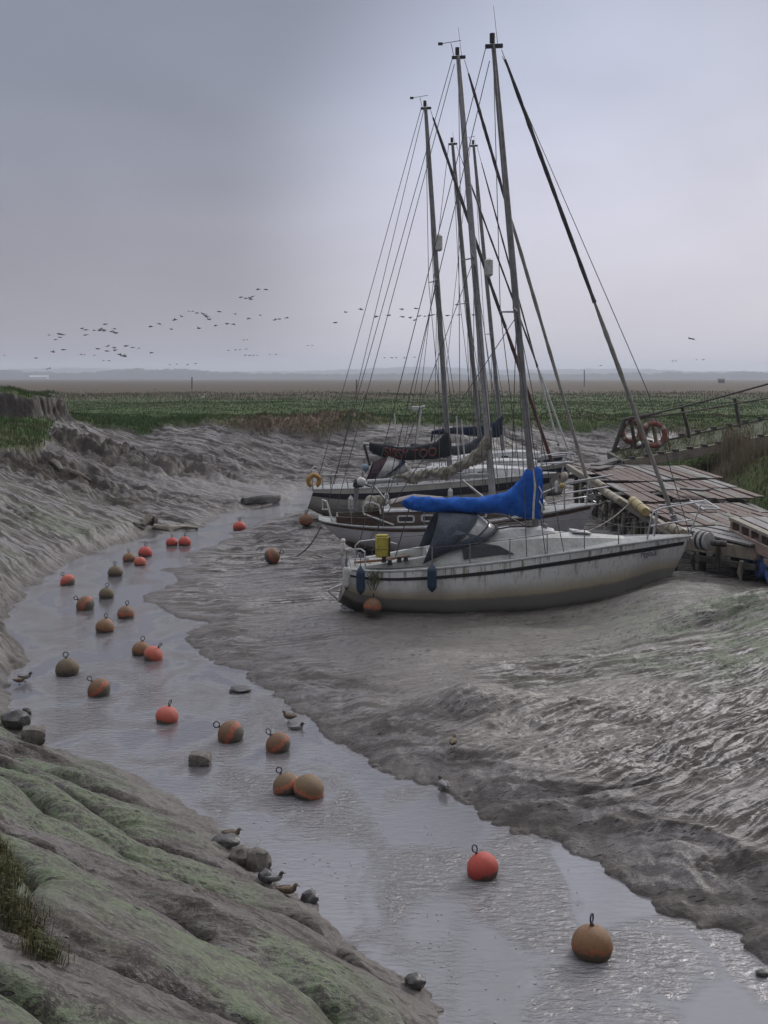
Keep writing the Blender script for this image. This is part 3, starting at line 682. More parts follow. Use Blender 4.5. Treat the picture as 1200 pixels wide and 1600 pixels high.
rock(1192, 1526, 20, 9, 'small wet stone at the right edge of the photo', stone_w, on=1)

def duck_mats():
    return {'fem': worn('brown_plumage', (.10, .068, .045), (.20, .15, .105), 30, .8, bump=.3),
            'male': worn('grey_plumage', (.17, .17, .175), (.26, .26, .26), 40, .8, bump=.2),
            'head': worn('chestnut_head', (.055, .028, .016), (.02, .045, .03), 14, .7, bump=0),
            'bill': worn('dark_bill', (.03, .03, .03), (.06, .055, .05), 20, .5, bump=0),
            'white': worn('white_feather', (.62, .60, .55), (.5, .48, .42), 20, .8, bump=0)}
DM = duck_mats()
def duck(px, py, male, heading, label, swim=False, s=1.0, on=None, low=0.0):
    p = on_ground(px, py)
    if swim: p = Vector(P(px, py, 0) + (-.045,))
    s *= .78
    r = empty('duck', (p.x, p.y, p.z), heading); tag(r, label, 'duck', 'teal ducks along the water')
    lz = .0 if swim else .055 * s - low
    path = [(-.185, .105, .004, .012), (-.15, .10, .022, .014), (-.10, .092, .05, .038), (-.04, .085, .068, .058), (.03, .083, .07, .062), (.085, .09, .055, .055), (.108, .108, .046, .046), (.115, .128, .034, .036), (.120, .148, .033, .034), (.134, .162, .034, .034), (.152, .162, .028, .028), (.166, .157, .014, .016)]
    rings = []
    for i, (x, z, ry, rz_) in enumerate(path):
        a = path[min(i + 1, len(path) - 1)]; b = path[max(i - 1, 0)]
        d = Vector((a[0] - b[0], 0, a[1] - b[1])).normalized(); n = Vector((-d.z, 0, d.x))
        rings.append([Vector((x, 0, z + lz)) * 1.0 + n * rz_ * math.cos(2 * math.pi * j / 14) + Vector((0, ry * math.sin(2 * math.pi * j / 14), 0)) for j in range(14)])
    mb = MB(); mb.loft([[v * s for v in q] for q in rings[:8]], caps=True)
    body = mb.build('body', DM['male' if male else 'fem'], r, angle=80)
    mh = MB(); mh.loft([[v * s for v in q] for q in rings[6:]], caps=True); mh.build('head', DM['head' if male else 'fem'], r, angle=80)
    bl = MB(); bl.loft([[(Vector((x, ry * math.cos(a), z + lz + h * math.sin(a)))) * s for a in [2 * math.pi * j / 8 for j in range(8)]] for x, z, ry, h in ((.162, .158, .011, .011), (.185, .150, .010, .006), (.203, .146, .010, .004), (.210, .145, .004, .002))], caps=True)
    bl.build('bill', DM['bill'], r, angle=60)
    for sd in (-1, 1):
        w = MB(); w.loft([[(Vector((x, sd * (yy + .006 * math.cos(a)), z + lz + hh * math.sin(a)))) * s for a in [2 * math.pi * j / 10 for j in range(10)]] for x, yy, z, hh in ((-.19, .012, .112, .006), (-.12, .045, .108, .022), (-.05, .064, .10, .034), (.03, .066, .098, .036), (.075, .052, .10, .02))], caps=True)
        w.build('wing', DM['male' if male else 'fem'], r, angle=80)
        if not swim and not low:
            l = MB(); l.tube([Vector((.0, sd * .025, .04)) * s, Vector((.0, sd * .028, 0)) * s, Vector((.035, sd * .03, .004)) * s], [.006 * s, .005 * s, .007 * s], 6); l.build('leg', DM['bill'], r)
    if male:
        st = MB(); st.tube([Vector((-.10, sd * .068, .13 + lz)) * s for sd in (-1,)] + [Vector((.04, -.075, .128 + lz)) * s], .006 * s, 6); st.build('wing_stripe', DM['white'], r)
        st = MB(); st.sphere((-.155 * s, 0, (.085 + lz) * s), .022 * s, 10, 6, sc=(1, .8, .7)); st.build('tail_patch', DM['white'], r)
    return r
duck(362, 1316, False, 0.0, 'brown duck standing on the muddy edge above the two rounded stones')
duck(428, 1384, True, 0.1, 'grey drake with dark head standing between the rounded stones and the sitting duck', s=.95)
duck(449, 1400, False, -.05, 'brown duck sitting at the water edge in front of the grey drake', low=.045)
duck(452, 1130, False, 2.6, 'brown duck at the tip of the mud beside the leaning grey buoy', s=1.15)
duck(463, 1139, True, .2, 'low drake on the water beside the brown duck at the mud tip', swim=True, s=1.1)
duck(692, 1238, True, 1.9, 'drake standing in the shallows at the edge of the right mudflat', s=1.15)
duck(708, 1172, False, 1.3, 'lone brown duck up on the mudflat seen from behind', s=1.1)
duck(39, 1066, True, .3, 'small dark duck at the left shore below the far inlet', s=1.1)
duck(30, 1070, False, .2, 'brown duck half hidden behind the small dark one at the left shore', s=.95)

# ================================================================== birds in the sky
bird_m = worn('bird_dark', (.03, .028, .03), (.06, .055, .055), 8, .9, bump=0)
def bird_proto(flap, label, group):
    mb = MB()
    mb.tube([(-.42, 0, 0), (-.30, 0, .0), (-.05, 0, 0), (.18, 0, .02), (.36, 0, .045), (.52, 0, .05), (.60, 0, .045)], [.03, .08, .12, .10, .045, .05, .015], 8)
    for sd in (-1, 1):
        secs = []
        for k in range(6):
            f = k / 5; y = sd * (.08 + .72 * f); z = flap * (math.sin(f * 1.9)) * .5 - (.12 * f * f if flap > 0 else -.1 * f * f)
            ch = .30 * (1 - f * .75); x0 = .10 - .22 * f * f
            secs.append([(x0 + ch * .5, y, z), (x0 + ch * .1, y, z + .025 * (1 - f)), (x0 - ch * .5, y, z - .01), (x0 + ch * .1, y, z - .02 * (1 - f))])
        mb.loft(secs, caps=True)
    o = mb.build('flying_goose', bird_m, angle=70)
    return tag(o, label, 'bird', group)
protos = {}
G1, G2, G3, G4, G5 = 'birds of the low flock at left', 'birds strung out across the middle sky', 'birds passing behind the rigging', 'tiny distant birds low over the marsh', 'birds on the right of the masts'
FL = {
 G1: ('dark bird of the bunched low flock over the left horizon', [(154,187),(184,183),(190,185),(196,186),(187,194),(174,201),(166,240),(198,233),(256,166),(268,171),(267,187),(295,172),(328,153),(315,168),(312,173),(322,171),(327,174),(358,167),(348,176),(357,179),(364,181),(305,230),(336,222),(334,237),(358,227),(359,234),(393,221),(414,226),(373,248),(380,252),(386,252),(391,254),(474,242),(113,259)], 1.0),
 G2: ('dark bird in the straggling line crossing the middle of the sky', [(470,161),(498,152),(536,169),(545,140),(568,129),(616,118),(635,121),(641,125),(646,130),(654,138),(621,166),(674,157),(685,114),(709,151),(730,153),(735,121),(778,135),(813,125),(858,140),(873,137),(897,133),(752,69),(768,73),(782,71),(789,67),(784,75),(806,45),(831,45)], 1.0),
 G3: ('dark bird flying behind the masts and stays', [(1047,148),(1080,115),(1128,107),(1175,129)], 1.0),
 G4: ('tiny distant bird low over the marsh', [(13,250),(253,248),(263,249),(295,250),(324,267),(341,267),(148,293),(155,291),(434,229),(531,279),(552,278),(586,280),(611,276),(590,113),(602,113),(714,235),(736,233),(750,233),(769,231),(762,203),(772,202),(766,250),(780,251),(792,251),(803,250),(843,248),(863,248),(962,220),(976,220)], .55),
}
more3 = [(607,493),(628,483),(629,495),(641,496),(648,500),(650,482),(655,494),(664,494),(671,493),(677,492),(699,493),(717,492),(740,492),(714,476),(744,476),(588,494)]
def place_birds(pts, lab, grp, size, first):
    for (px, py) in pts:
        fl = random.choice([0, 1, 2]); key = (grp, fl)
        if key not in protos: protos[key] = bird_proto((.55, -.35, .15)[fl], lab, grp); o = protos[key]
        else: o = protos[key].copy(); COL.objects.link(o)
        Y = random.uniform(225, 265) if size > .8 else random.uniform(380, 420)
        o.location = PY(px, py, Y); o.rotation_euler = (random.uniform(-.3, .3), random.uniform(-.15, .15), random.choice([.5, 2.4, .8, 2.8, .2]) + random.uniform(-.3, .3))
        o.scale = (random.uniform(1.0, 1.3),) * 3
for g, (lab, pts, sz) in FL.items():
    place_birds([(x / 2, 430 + y / 2) for x, y in pts], lab, g, sz, 0)
place_birds(more3, 'dark bird flying behind the masts and stays', G3, 1.0, 0)
place_birds([(601, 559), (612, 559), (619, 559), (632, 559), (648, 558)], 'tiny distant bird low over the marsh', G4, .5, 0)
place_birds([(1078, 529), (1083, 530)], 'dark bird of the close pair right of the leaning forestay', G5, 1.0, 0)
protos.clear()
place_birds([(1051, 564), (1056, 564), (1088, 562), (1099, 562), (939, 571)], 'tiny far bird low in the sky right of the forestay', 'small birds low at right', .5, 0)

# ================================================================== small things on the marsh and the banks
old_wood = worn('old_wood', (.085, .072, .06), (.17, .15, .125), 4, .85, stretch=(1, 1, 1), bump=.6, bscale=25)
dark_wood = worn('dark_wet_wood', (.035, .03, .027), (.09, .08, .065), 4, .7, bump=.6, bscale=25)
for px, top, base, Y, lab in [(300, 589, 600, 330, 'thin dark post standing on the marsh at left'), (557, 593, 601, 300, 'short post on the marsh left of the rigging'), (913, 578, 591, 420, 'thin marker post on the marsh right of the masts')]:
    mb = MB(); z0 = PY(px, base, Y).z; b0 = PY(px, base, Y); b0.z = min(z0, 3.0)
    mb.tube([b0 + Vector((0, 0, -.3)), PY(px, top, Y)], [.22, .18], 8); tag(mb.build('marker_post', dark_wood), lab, 'post', 'posts on the marsh')
# hide or wreck on the far marsh
b0 = PY(1127, 594, 700)
r = empty('marsh_hut', (b0.x, b0.y, 2.9)); tag(r, 'small dark hut far out on the marsh at right', 'hut')
mb = MB(); mb.box((0, 0, 1.0), (3.6, 3, 2.2), taper=.08); mb.build('wall', dark_wood, r)
mb = MB(); mb.loft([[(x, -1.8, 2.1), (x, 0, 3.0), (x, 1.8, 2.1), (x, 0, 2.0)] for x in (-2.1, 2.1)], caps=True); mb.build('roof', dark_wood, r)
b0 = PY(61, 589, 2700)
r = empty('farm_shed', (b0.x, b0.y, 2.9)); tag(r, 'long pale roofed shed far away before the trees at left', 'shed')
pale = worn('pale_sheet', (.5, .5, .52), (.42, .42, .44), .1, .6, bump=0)
mb = MB(); mb.box((0, 0, 2.5), (44, 18, 5)); mb.build('wall', pale, r)
mb = MB(); mb.loft([[(x, -10, 5.0), (x, 0, 9.5), (x, 10, 5.0)] for x in (-23, 23)], caps=True); mb.build('roof', pale, r)
# white bird standing on the grass
p = Vector(P(316, 624, 3.1) + (3.0,))
mb = MB(); mb.tube([Vector((-.3, 0, .35)), Vector((0, 0, .42)), Vector((.25, 0, .5)), Vector((.3, 0, .8)), Vector((.42, 0, .95)), Vector((.62, 0, .92))], [.04, .17, .12, .05, .07, .01], 8)
o = mb.build('white_bird', DM['white']); o.location = p; tag(o, 'white bird standing on the green marsh at left', 'bird')

# driftwood on the left bank
def log(pts, rad, label, cat='driftwood', name='driftwood', mat=None):
    q = []
    for (px, py) in pts:
        g = on_ground(px, py); q.append(g)
    mb = MB(); rr = [r_ * q[0].y / F for r_ in rad]
    mb.tube([g + Vector((0, 0, k * .6)) for g, k in zip(q, rr)], rr, 10)
    for i, v in enumerate(mb.v): mb.v[i] = (v[0] + random.uniform(-.03, .03), v[1] + random.uniform(-.03, .03), v[2] + random.uniform(-.03, .03))
    return tag(mb.build(name, mat or old_wood), label, cat, 'driftwood on the left bank')
log([(82, 724), (90, 731), (96, 737)], [5, 5, 3], 'rounded stump of driftwood at the top of the left bank')
log([(104, 735), (120, 742), (141, 752)], [2, 4, 2], 'long pale driftwood log lying down the left bank')
log([(208, 818), (218, 824), (226, 828)], [1.3, 2, 1.3], 'thin pale stick beside the wreck remains at the left shore')
log([(222, 824), (234, 815), (244, 821)], [4, 8, 5], 'round end timber of the wreck remains at the left shore')
log([(240, 826), (262, 829), (285, 825), (310, 827)], [5, 4, 3, 2], 'long low timber of the wreck remains at the left shore', mat=worn('pale_wood', (.22, .19, .15), (.30, .27, .23), 3, .8))
log([(380, 787), (405, 786), (432, 783)], [6, 9, 8], 'broad slab of fallen bank beside the bend of the creek', 'mud slab', 'mud_slab', stone_w)

# foam flecks drifting on the near water
mb = MB()
for i in range(170):
    for _ in range(20):
        px, py = random.uniform(60, 1100), random.uniform(1180, 1640)
        if random.random() > .35: px = 560 + random.gauss(0, 110) + (py - 1400) * .35
        x, y = P(px, py, 0)
        if sdist(np.array([x]), np.array([y]), W_POLY)[0] > .35: break
    r_ = random.uniform(.005, .016); n = 7; el_ = random.uniform(1, 2.2)
    ring = [(x + math.cos(2 * math.pi * j / n) * r_ * el_ * random.uniform(.7, 1.2), y + math.sin(2 * math.pi * j / n) * r_ * random.uniform(.7, 1.2), .002) for j in range(n)]
    mb.add(ring + [(a, b, .009) for a, b, _ in [(x + (q[0] - x) * .5, y + (q[1] - y) * .5, 0) for q in ring]], [tuple(range(n, 2 * n))] + [(j, (j + 1) % n, n + (j + 1) % n, n + j) for j in range(n)])
tag(mb.build('foam', worn('foam_mat', (.40, .38, .36), (.3, .28, .26), 20, .7, bump=0)), kind='stuff')

# ================================================================== grass: many single blades as one mass
def grass_mass():
    N = 110000
    zones = []   # (X range, Y range, weight, height)
    def cand(n, x0, x1, y0, y1): return rng.uniform(x0, x1, n), rng.uniform(y0, y1, n)
    parts = [cand(50000, -34, -13, 46, 84) + (.26,), cand(60000, 12, 34, 28, 64) + (.26,), cand(110000, -36, 42, 70, 100) + (.20,), cand(36000, -50, 56, 96, 155) + (.22,), cand(52000, -100, 105, 150, 300) + (.30,)]
    V = []; Cc = []
    for x, y, hh in parts:
        z, at = terrain(x[None], y[None]); z = z[0]; g = at['grass'][0]; b = at['brown'][0]
        keep = rng.uniform(0, 1, x.size) < g * (1.0)
        keep &= (g > .25) & (rng.uniform(0, 1, x.size) > sm(y + 50 * (fbm(x * .05, y * .03, 321, 3) - .5), 170, 290))
        x, y, z, b = x[keep], y[keep], z[keep], b[keep]
        n = x.size; cl = fbm(x * .8, y * .6, 301, 3); h = hh * (.35 + 1.1 * np.clip(cl - .15, 0, 1)) * rng.uniform(.6, 1.4, n) * (1 + .5 * b)
        w = (.006 + .00025 * y) * rng.uniform(.7, 1.5, n); th = rng.uniform(0, np.pi, n); ln = rng.normal(0, .45, n) * h; ld = rng.uniform(0, 2 * np.pi, n)
        cx, sx = np.cos(th) * w, np.sin(th) * w
        bx, by = np.cos(ld) * ln, np.sin(ld) * ln
        p = np.stack([np.stack([x - cx, y - sx, z - .03], -1), np.stack([x + cx, y + sx, z - .03], -1), np.stack([x + cx * .6 + bx * .4, y + sx * .6 + by * .4, z + h * .6], -1), np.stack([x + bx, y + by, z + h], -1), np.stack([x - cx * .6 + bx * .4, y - sx * .6 + by * .4, z + h * .6], -1)], 1)
        V.append(p.reshape(-1, 3))
        m = np.clip(b * 1.2 + (fbm(x * .25, y * .12, 311, 3) - .60) * 2.6, 0, 1) ; jit = rng.uniform(.65, 1.35, n)
        g_ = np.array([.050, .105, .028]); y_ = np.array([.10, .115, .045]); b_ = np.array([.135, .098, .068])
        mm = rng.uniform(0, 1, n)[:, None] * .6
        c = (g_ * (1 - mm) + y_ * mm) * (1 - m[:, None]) + b_ * m[:, None]
        Cc.append(np.repeat(c * jit[:, None], 5, 0))
    # overhanging tufts of the near left bank
    n = 3000; tpx = rng.normal(0, 1, n)
    cen = [on_ground(q[0], q[1]) for q in ((-6, 1330), (0, 1365), (6, 1400), (18, 1435), (38, 1465), (66, 1498), (-30, 1380), (-35, 1430), (-60, 1330))]
    k = rng.integers(0, len(cen), n)
    x = np.array([c.x for c in cen])[k] + rng.normal(0, .075, n); y = np.array([c.y for c in cen])[k] + rng.normal(0, .075, n)
    z, at = terrain(x[None], y[None]); z = z[0]
    h = rng.uniform(.06, .22, n); w = rng.uniform(.002, .0045, n); th = rng.uniform(0, np.pi, n)
    bx = np.clip(rng.normal(.07, .06, n), -.1, .16); by = rng.normal(-.04, .05, n); cx, sx = np.cos(th) * w, np.sin(th) * w
    p = np.stack([np.stack([x - cx, y - sx, z - .02], -1), np.stack([x + cx, y + sx, z - .02], -1), np.stack([x + cx * .6 + bx * .35, y + sx * .6 + by * .35, z + h * .7], -1), np.stack([x + bx, y + by, z + h * .75], -1), np.stack([x - cx * .6 + bx * .35, y - sx * .6 + by * .35, z + h * .7], -1)], 1)
    V.append(p.reshape(-1, 3)); mm = rng.uniform(0, 1, n)[:, None]
    Cc.append(np.repeat((np.array([.06, .085, .03]) * (1 - mm) + np.array([.19, .165, .09]) * mm), 5, 0))
    V = np.concatenate(V).astype(np.float32); Cc = np.concatenate(Cc)
    nb = len(V) // 5
    me = bpy.data.meshes.new('grass'); me.vertices.add(len(V)); me.vertices.foreach_set('co', V.ravel())
    li = (np.arange(nb)[:, None] * 5 + np.array([0, 1, 2, 4, 4, 2, 3])[None]).ravel().astype(np.int32)
    me.loops.add(nb * 7); me.loops.foreach_set('vertex_index', li)
    ls = (np.arange(nb)[:, None] * 7 + np.array([0, 4])[None]).ravel().astype(np.int32)
    me.polygons.add(nb * 2); me.polygons.foreach_set('loop_start', ls); me.polygons.foreach_set('loop_total', np.tile(np.array([4, 3], np.int32), nb))
    me.update(calc_edges=True)
    ca = me.color_attributes.new('tint', 'FLOAT_COLOR', 'POINT')
    ca.data.foreach_set('color', np.concatenate([Cc, np.ones((len(Cc), 1))], 1).astype(np.float32).ravel())
    m, t, b = base_mat('grass_mat', .85); b.inputs['Specular IOR Level'].default_value = .15
    t.links.new(nd(t, 'ShaderNodeAttribute', attribute_name='tint').outputs['Color'], b.inputs['Base Color'])
    me.materials.append(m)
    o = bpy.data.objects.new('grass', me); COL.objects.link(o); tag(o, kind='stuff')
grass_mass()

# ================================================================== sailing boats
def hull_mat(name, top, dirt, band_col, low, f1, f2, streak=.5, stain=(.10, .10, .05)):
    """topside paint, stained lower topside, waterline band, muddy bottom; f is the share of hull height"""
    m, t, b = base_mat(name, .35)
    f = nd(t, 'ShaderNodeAttribute', attribute_name='f').outputs['Fac']
    c = nd(t, 'ShaderNodeTexCoord').outputs['Object']
    n1 = noise(t, mapping(t, c, (1, 1, .25)), 3.2, 5, .65); n2 = noise(t, mapping(t, c, (4.5, 4.5, .35)), 2.2, 5, .7); n3 = noise(t, c, 14, 5, .7); n0 = noise(t, c, .8, 3, .5)
    ff = nd(t, 'ShaderNodeMath', {0: f, 1: nd(t, 'ShaderNodeMath', {0: n1, 1: .05}, operation='MULTIPLY').outputs[0]}, operation='ADD').outputs[0]
    cc = mixc(t, rampv(t, ff, f2, f2 + .22), dirt, top)
    cc = mixc(t, nd(t, 'ShaderNodeMath', {0: rampv(t, n2, .50, .66), 1: nd(t, 'ShaderNodeMath', {0: rampv(t, f, .55, .98), 1: streak}, operation='MULTIPLY').outputs[0]}, operation='MULTIPLY').outputs[0], cc, stain)
    cc = mixc(t, rampv(t, n3, .45, .8, 0, .35), cc, tuple(x * .6 for x in dirt))
    cc = mixc(t, rampv(t, ff, f2 + .03, f2 - .02), cc, band_col)
    cc = mixc(t, rampv(t, ff, f1 + .12, f1), cc, low)
    cc = mixc(t, rampv(t, n0, .45, .65, 0, .25), cc, tuple(x * .55 for x in band_col))
    t.links.new(cc, b.inputs['Base Color'])
    t.links.new(rampv(t, n3, .3, .7, .28, .5), b.inputs['Roughness'])
    bp = nd(t, 'ShaderNodeBump', {'Strength': .12, 'Distance': .01, 'Height': n3}); t.links.new(bp.outputs[0], b.inputs['Normal'])
    return m
gel = worn('dirty_gelcoat', (.44, .44, .42), (.24, .235, .20), 2.5, .45, lo=.45, hi=.75)
gel2 = worn('white_gelcoat', (.52, .52, .53), (.34, .34, .33), 3, .4)
deck_m = worn('grey_deck', (.30, .31, .30), (.19, .195, .18), 3, .6)
varn = worn('brown_varnish', (.055, .030, .020), (.10, .062, .042), 5, .4, stretch=(1, 1, 5))
black = worn('black_rubber', (.014, .014, .018), (.03, .03, .032), 10, .5)
glass = worn('dark_glass', (.018, .02, .024), (.035, .035, .038), 3, .12, bump=0)
alu = worn('aluminium', (.36, .36, .37), (.26, .26, .265), 5, .42, .15, bump=.1)
alu_d = worn('weathered_aluminium', (.24, .24, .245), (.16, .155, .155), 5, .5, .1, bump=.1)
steel = worn('stainless_tube', (.55, .55, .56), (.38, .38, .38), 12, .3, .6, bump=0)
wire = worn('rigging_wire', (.10, .10, .105), (.06, .06, .065), 10, .5, .5, bump=0)
rope_m = worn('rope', (.22, .20, .17), (.12, .11, .09), 40, .85, bump=.4, bscale=80)
rope_g = worn('green_rope', (.07, .075, .04), (.12, .11, .07), 30, .9)
canvas_b = worn('blue_canvas', (.020, .13, .52), (.010, .075, .36), 3.2, .75, lo=.35, hi=.7, bump=.5, bscale=9, bdist=.03, spec=.2)
canvas_g = worn('grey_blue_canvas', (.075, .09, .115), (.05, .06, .075), 3, .8, bump=.3, bscale=8, spec=.2)
canvas_k = worn('charcoal_canvas', (.022, .026, .032), (.035, .036, .04), 3, .85, bump=.3, bscale=8, spec=.15)
canvas_m = worn('maroon_canvas', (.065, .035, .042), (.045, .03, .035), 3, .85, spec=.15)
canvas_n = worn('navy_canvas', (.012, .022, .05), (.02, .03, .055), 3, .85, spec=.15)
canvas_s = worn('slate_canvas', (.075, .085, .10), (.05, .055, .065), 3, .85, spec=.15)
sailcloth = worn('old_sailcloth', (.34, .32, .27), (.13, .12, .085), 4, .85, bump=.6, bscale=10, bdist=.03)
white_p = worn('white_plastic', (.60, .60, .60), (.42, .41, .38), 8, .45, bump=0)
vinyl = worn('cloudy_vinyl', (.33, .33, .33), (.19, .19, .19), 4, .25, bump=.1)
furl_d = worn('dark_furled_sail', (.045, .045, .05), (.10, .10, .105), 3, .8, stretch=(1, 1, .6))
furl_l = worn('pale_furled_sail', (.30, .28, .26), (.18, .17, .155), 3, .8, stretch=(1, 1, .6))
furl_r = worn('red_furled_sail', (.11, .03, .028), (.06, .03, .03), 3, .8)
yellow = worn('faded_yellow', (.50, .42, .06), (.30, .25, .05), 7, .6)
horse = worn('yellow_foam', (.48, .27, .06), (.33, .18, .05), 7, .7)
fend_b = worn('navy_fender', (.022, .05, .095), (.012, .025, .05), 7, .5, bump=.1)
lett = worn('dark_letter', (.03, .03, .05), (.04, .04, .06), 7, .6, bump=0)
lett_r = worn('rust_red_letter', (.19, .055, .035), (.11, .04, .03), 7, .8, bump=0)
tan = worn('tan_wood', (.30, .14, .07), (.20, .10, .055), 5, .6)

class Frame:
    def __init__(s, px, Yc, heading_deg):
        s.a = math.radians(heading_deg); s.O = Vector(((px - 600) * Yc / F, Yc, 0))
        s.xl = Vector((math.cos(s.a), math.sin(s.a), 0)); s.yl = Vector((-math.sin(s.a), math.cos(s.a), 0))
    def L(s, px, py, side=0.0):
        d = Vector(((px - 600) / F, 1, -(py - HZ) / F)); o = Vector((0, 0, H)) - s.O
        k = (side - o.dot(s.yl)) / d.dot(s.yl); p = o + d * k
        return Vector((p.dot(s.xl), side, p.z))
    def W(s, v): return s.O + s.xl * v[0] + s.yl * v[1] + Vector((0, 0, v[2]))

def make_hull(fr, root, sheer, stern_bot, stem_bot, bots, mat, stripe=None, stripe_mat=None, pw=2.3, rail=.035, rail_mat=None, deck_mat=None, camber=.06, transom_half=None):
    """sheer: (px, py, half beam); bots: (px, py) of the underside; stern_bot / stem_bot: px of the profile's lower ends"""
    sp = [(fr.L(px, py, -hb), hb) for px, py, hb in sheer]
    sx = np.array([p.x for p, _ in sp]); sz = np.array([p.z for p, _ in sp]); sh = np.array([h for _, h in sp])
    def smooth_interp(xq, xp, fp):
        v = np.interp(xq, xp, fp); d = (xp[-1] - xp[0]) * .05
        return (v * 2 + np.interp(xq - d, xp, fp) + np.interp(xq + d, xp, fp)) / 4 if True else v
    x0, x1 = sx[0], sx[-1]
    xb0 = fr.L(stern_bot[0], stern_bot[1], -.4 * sh[0]).x; xb1 = fr.L(stem_bot[0], stem_bot[1], 0).x
    bx = []; bz = []
    for px, py in bots:
        q = fr.L(px, py, -.3); bx.append(q.x); bz.append(q.z)
    n = 56; nf = 16
    S = np.linspace(0, 1, n); fs = (np.linspace(0, 1, nf)) ** 1.35
    xs_sh = x0 + (x1 - x0) * S
    ZS = smooth_interp(xs_sh, sx, sz); HB = smooth_interp(xs_sh, sx, sh); HB[-1] = .012; HB[-2] = min(HB[-2], HB[-3] * .62); ZS[-1] = sz[-1]; ZS[0] = sz[0]
    def pos(i, f, sgn, off=0.0):
        s = S[i]; xl = xb0 + (x0 - xb0) * f ** .9; xr = xb1 + (x1 - xb1) * f ** .85
        x = xl + (xr - xl) * s
        zb = float(np.interp(xb0 + (xb1 - xb0) * s, bx, bz))
        hb = HB[i] * (1 - (1 - f) ** pw) ** (1 / 1.75)
        # the entry is finer low down
        fine = 1 - .55 * sm(np.array(s), .55, 1.0) * (1 - f)
        return (x, sgn * (hb * float(fine) + off), zb + (ZS[i] - zb) * f)
    mb = MB(); rings = []
    for i in range(n):
        rings.append([pos(i, f, -1) for f in fs[::-1]] + [pos(i, f, 1) for f in fs[1:]])
    mb.loft(rings, closed=False)
    k = len(rings[0]); mb.f.append(tuple(range(k))); mb.mi.append(0)
    o = mb.build('hull', mat, root, angle=50)
    zb_f = lambda x: 0
    # store the height share on each vertex
    zsf = lambda x: np.interp(x, xs_sh, ZS)
    a = o.data.attributes.new('f', 'FLOAT', 'POINT')
    vals = []
    for v in o.data.vertices:
        zt = float(zsf(v.co.x)); zb = float(np.interp(v.co.x, bx, bz)); vals.append(min(1, max(0, (v.co.z - zb) / max(.05, zt - zb))))
    a.data.foreach_set('value', vals)
    dk = MB(); rr = []
    for i in range(n):
        x, y, z = pos(i, 1.0, -1); hb = -y * .985
        rr.append([(x, -hb + 2 * hb * j / 10, z - .012 + camber * (1 - (2 * j / 10 - 1) ** 2)) for j in range(11)])
    dk.loft(rr, closed=False); dk.build('deck', deck_mat or deck_m, root)
    tr = MB()
    for sg in (-1, 1): tr.tube([pos(i, 1.0, sg, .004) for i in range(n)], [(rail, rail * .7)] * n, 6)
    tr.build('toe_rail', rail_mat or gel2, root)
    if stripe:
        st = MB(); f0, f1, f0b, f1b = stripe
        for sg in (-1, 1):
            rg = []
            for i in range(n - 1):
                s = S[i]; fa = f0 + (f0b - f0) * s; fb = f1 + (f1b - f1) * s
                rg.append([pos(i, fa, sg, .002), pos(i, fa, sg, .016), pos(i, (fa + fb) / 2, sg, .02), pos(i, fb, sg, .016), pos(i, fb, sg, .002)])
            st.loft(rg, closed=False)
        st.build('stripe', stripe_mat or black, root)
    zat = lambda x: float(np.interp(x, xs_sh, ZS)); hat = lambda x: float(np.interp(x, xs_sh, HB))
    return o, zat, hat, x0, x1

def cabin(secs, mat, root, name='cabin', round_=.35):
    """secs: (x, half width below, half width above, z below, z above)"""
    mb = MB(); rings = []
    for x, w0, w1, z0, z1 in secs:
        r = round_ * min(w1, z1 - z0 + .02) * .5; q = []
        half = [(-w0, z0), (-w1, z1 - r), (-w1 + r * .35, z1 - r * .25), (-w1 + r, z1), (-w1 * .5, z1 + .045), (0, z1 + .06)]
        q = [(x, y, z) for y, z in half] + [(x, -y, z) for y, z in half[-2::-1]]
        rings.append(q)
    mb.loft(rings, closed=False)
    n = len(rings[0]); mb.f.append(tuple(range(n))); mb.mi.append(0); b0 = len(mb.v) - n; mb.f.append(tuple(range(b0, b0 + n))[::-1]); mb.mi.append(0)
    return mb.build(name, mat, root, angle=38)

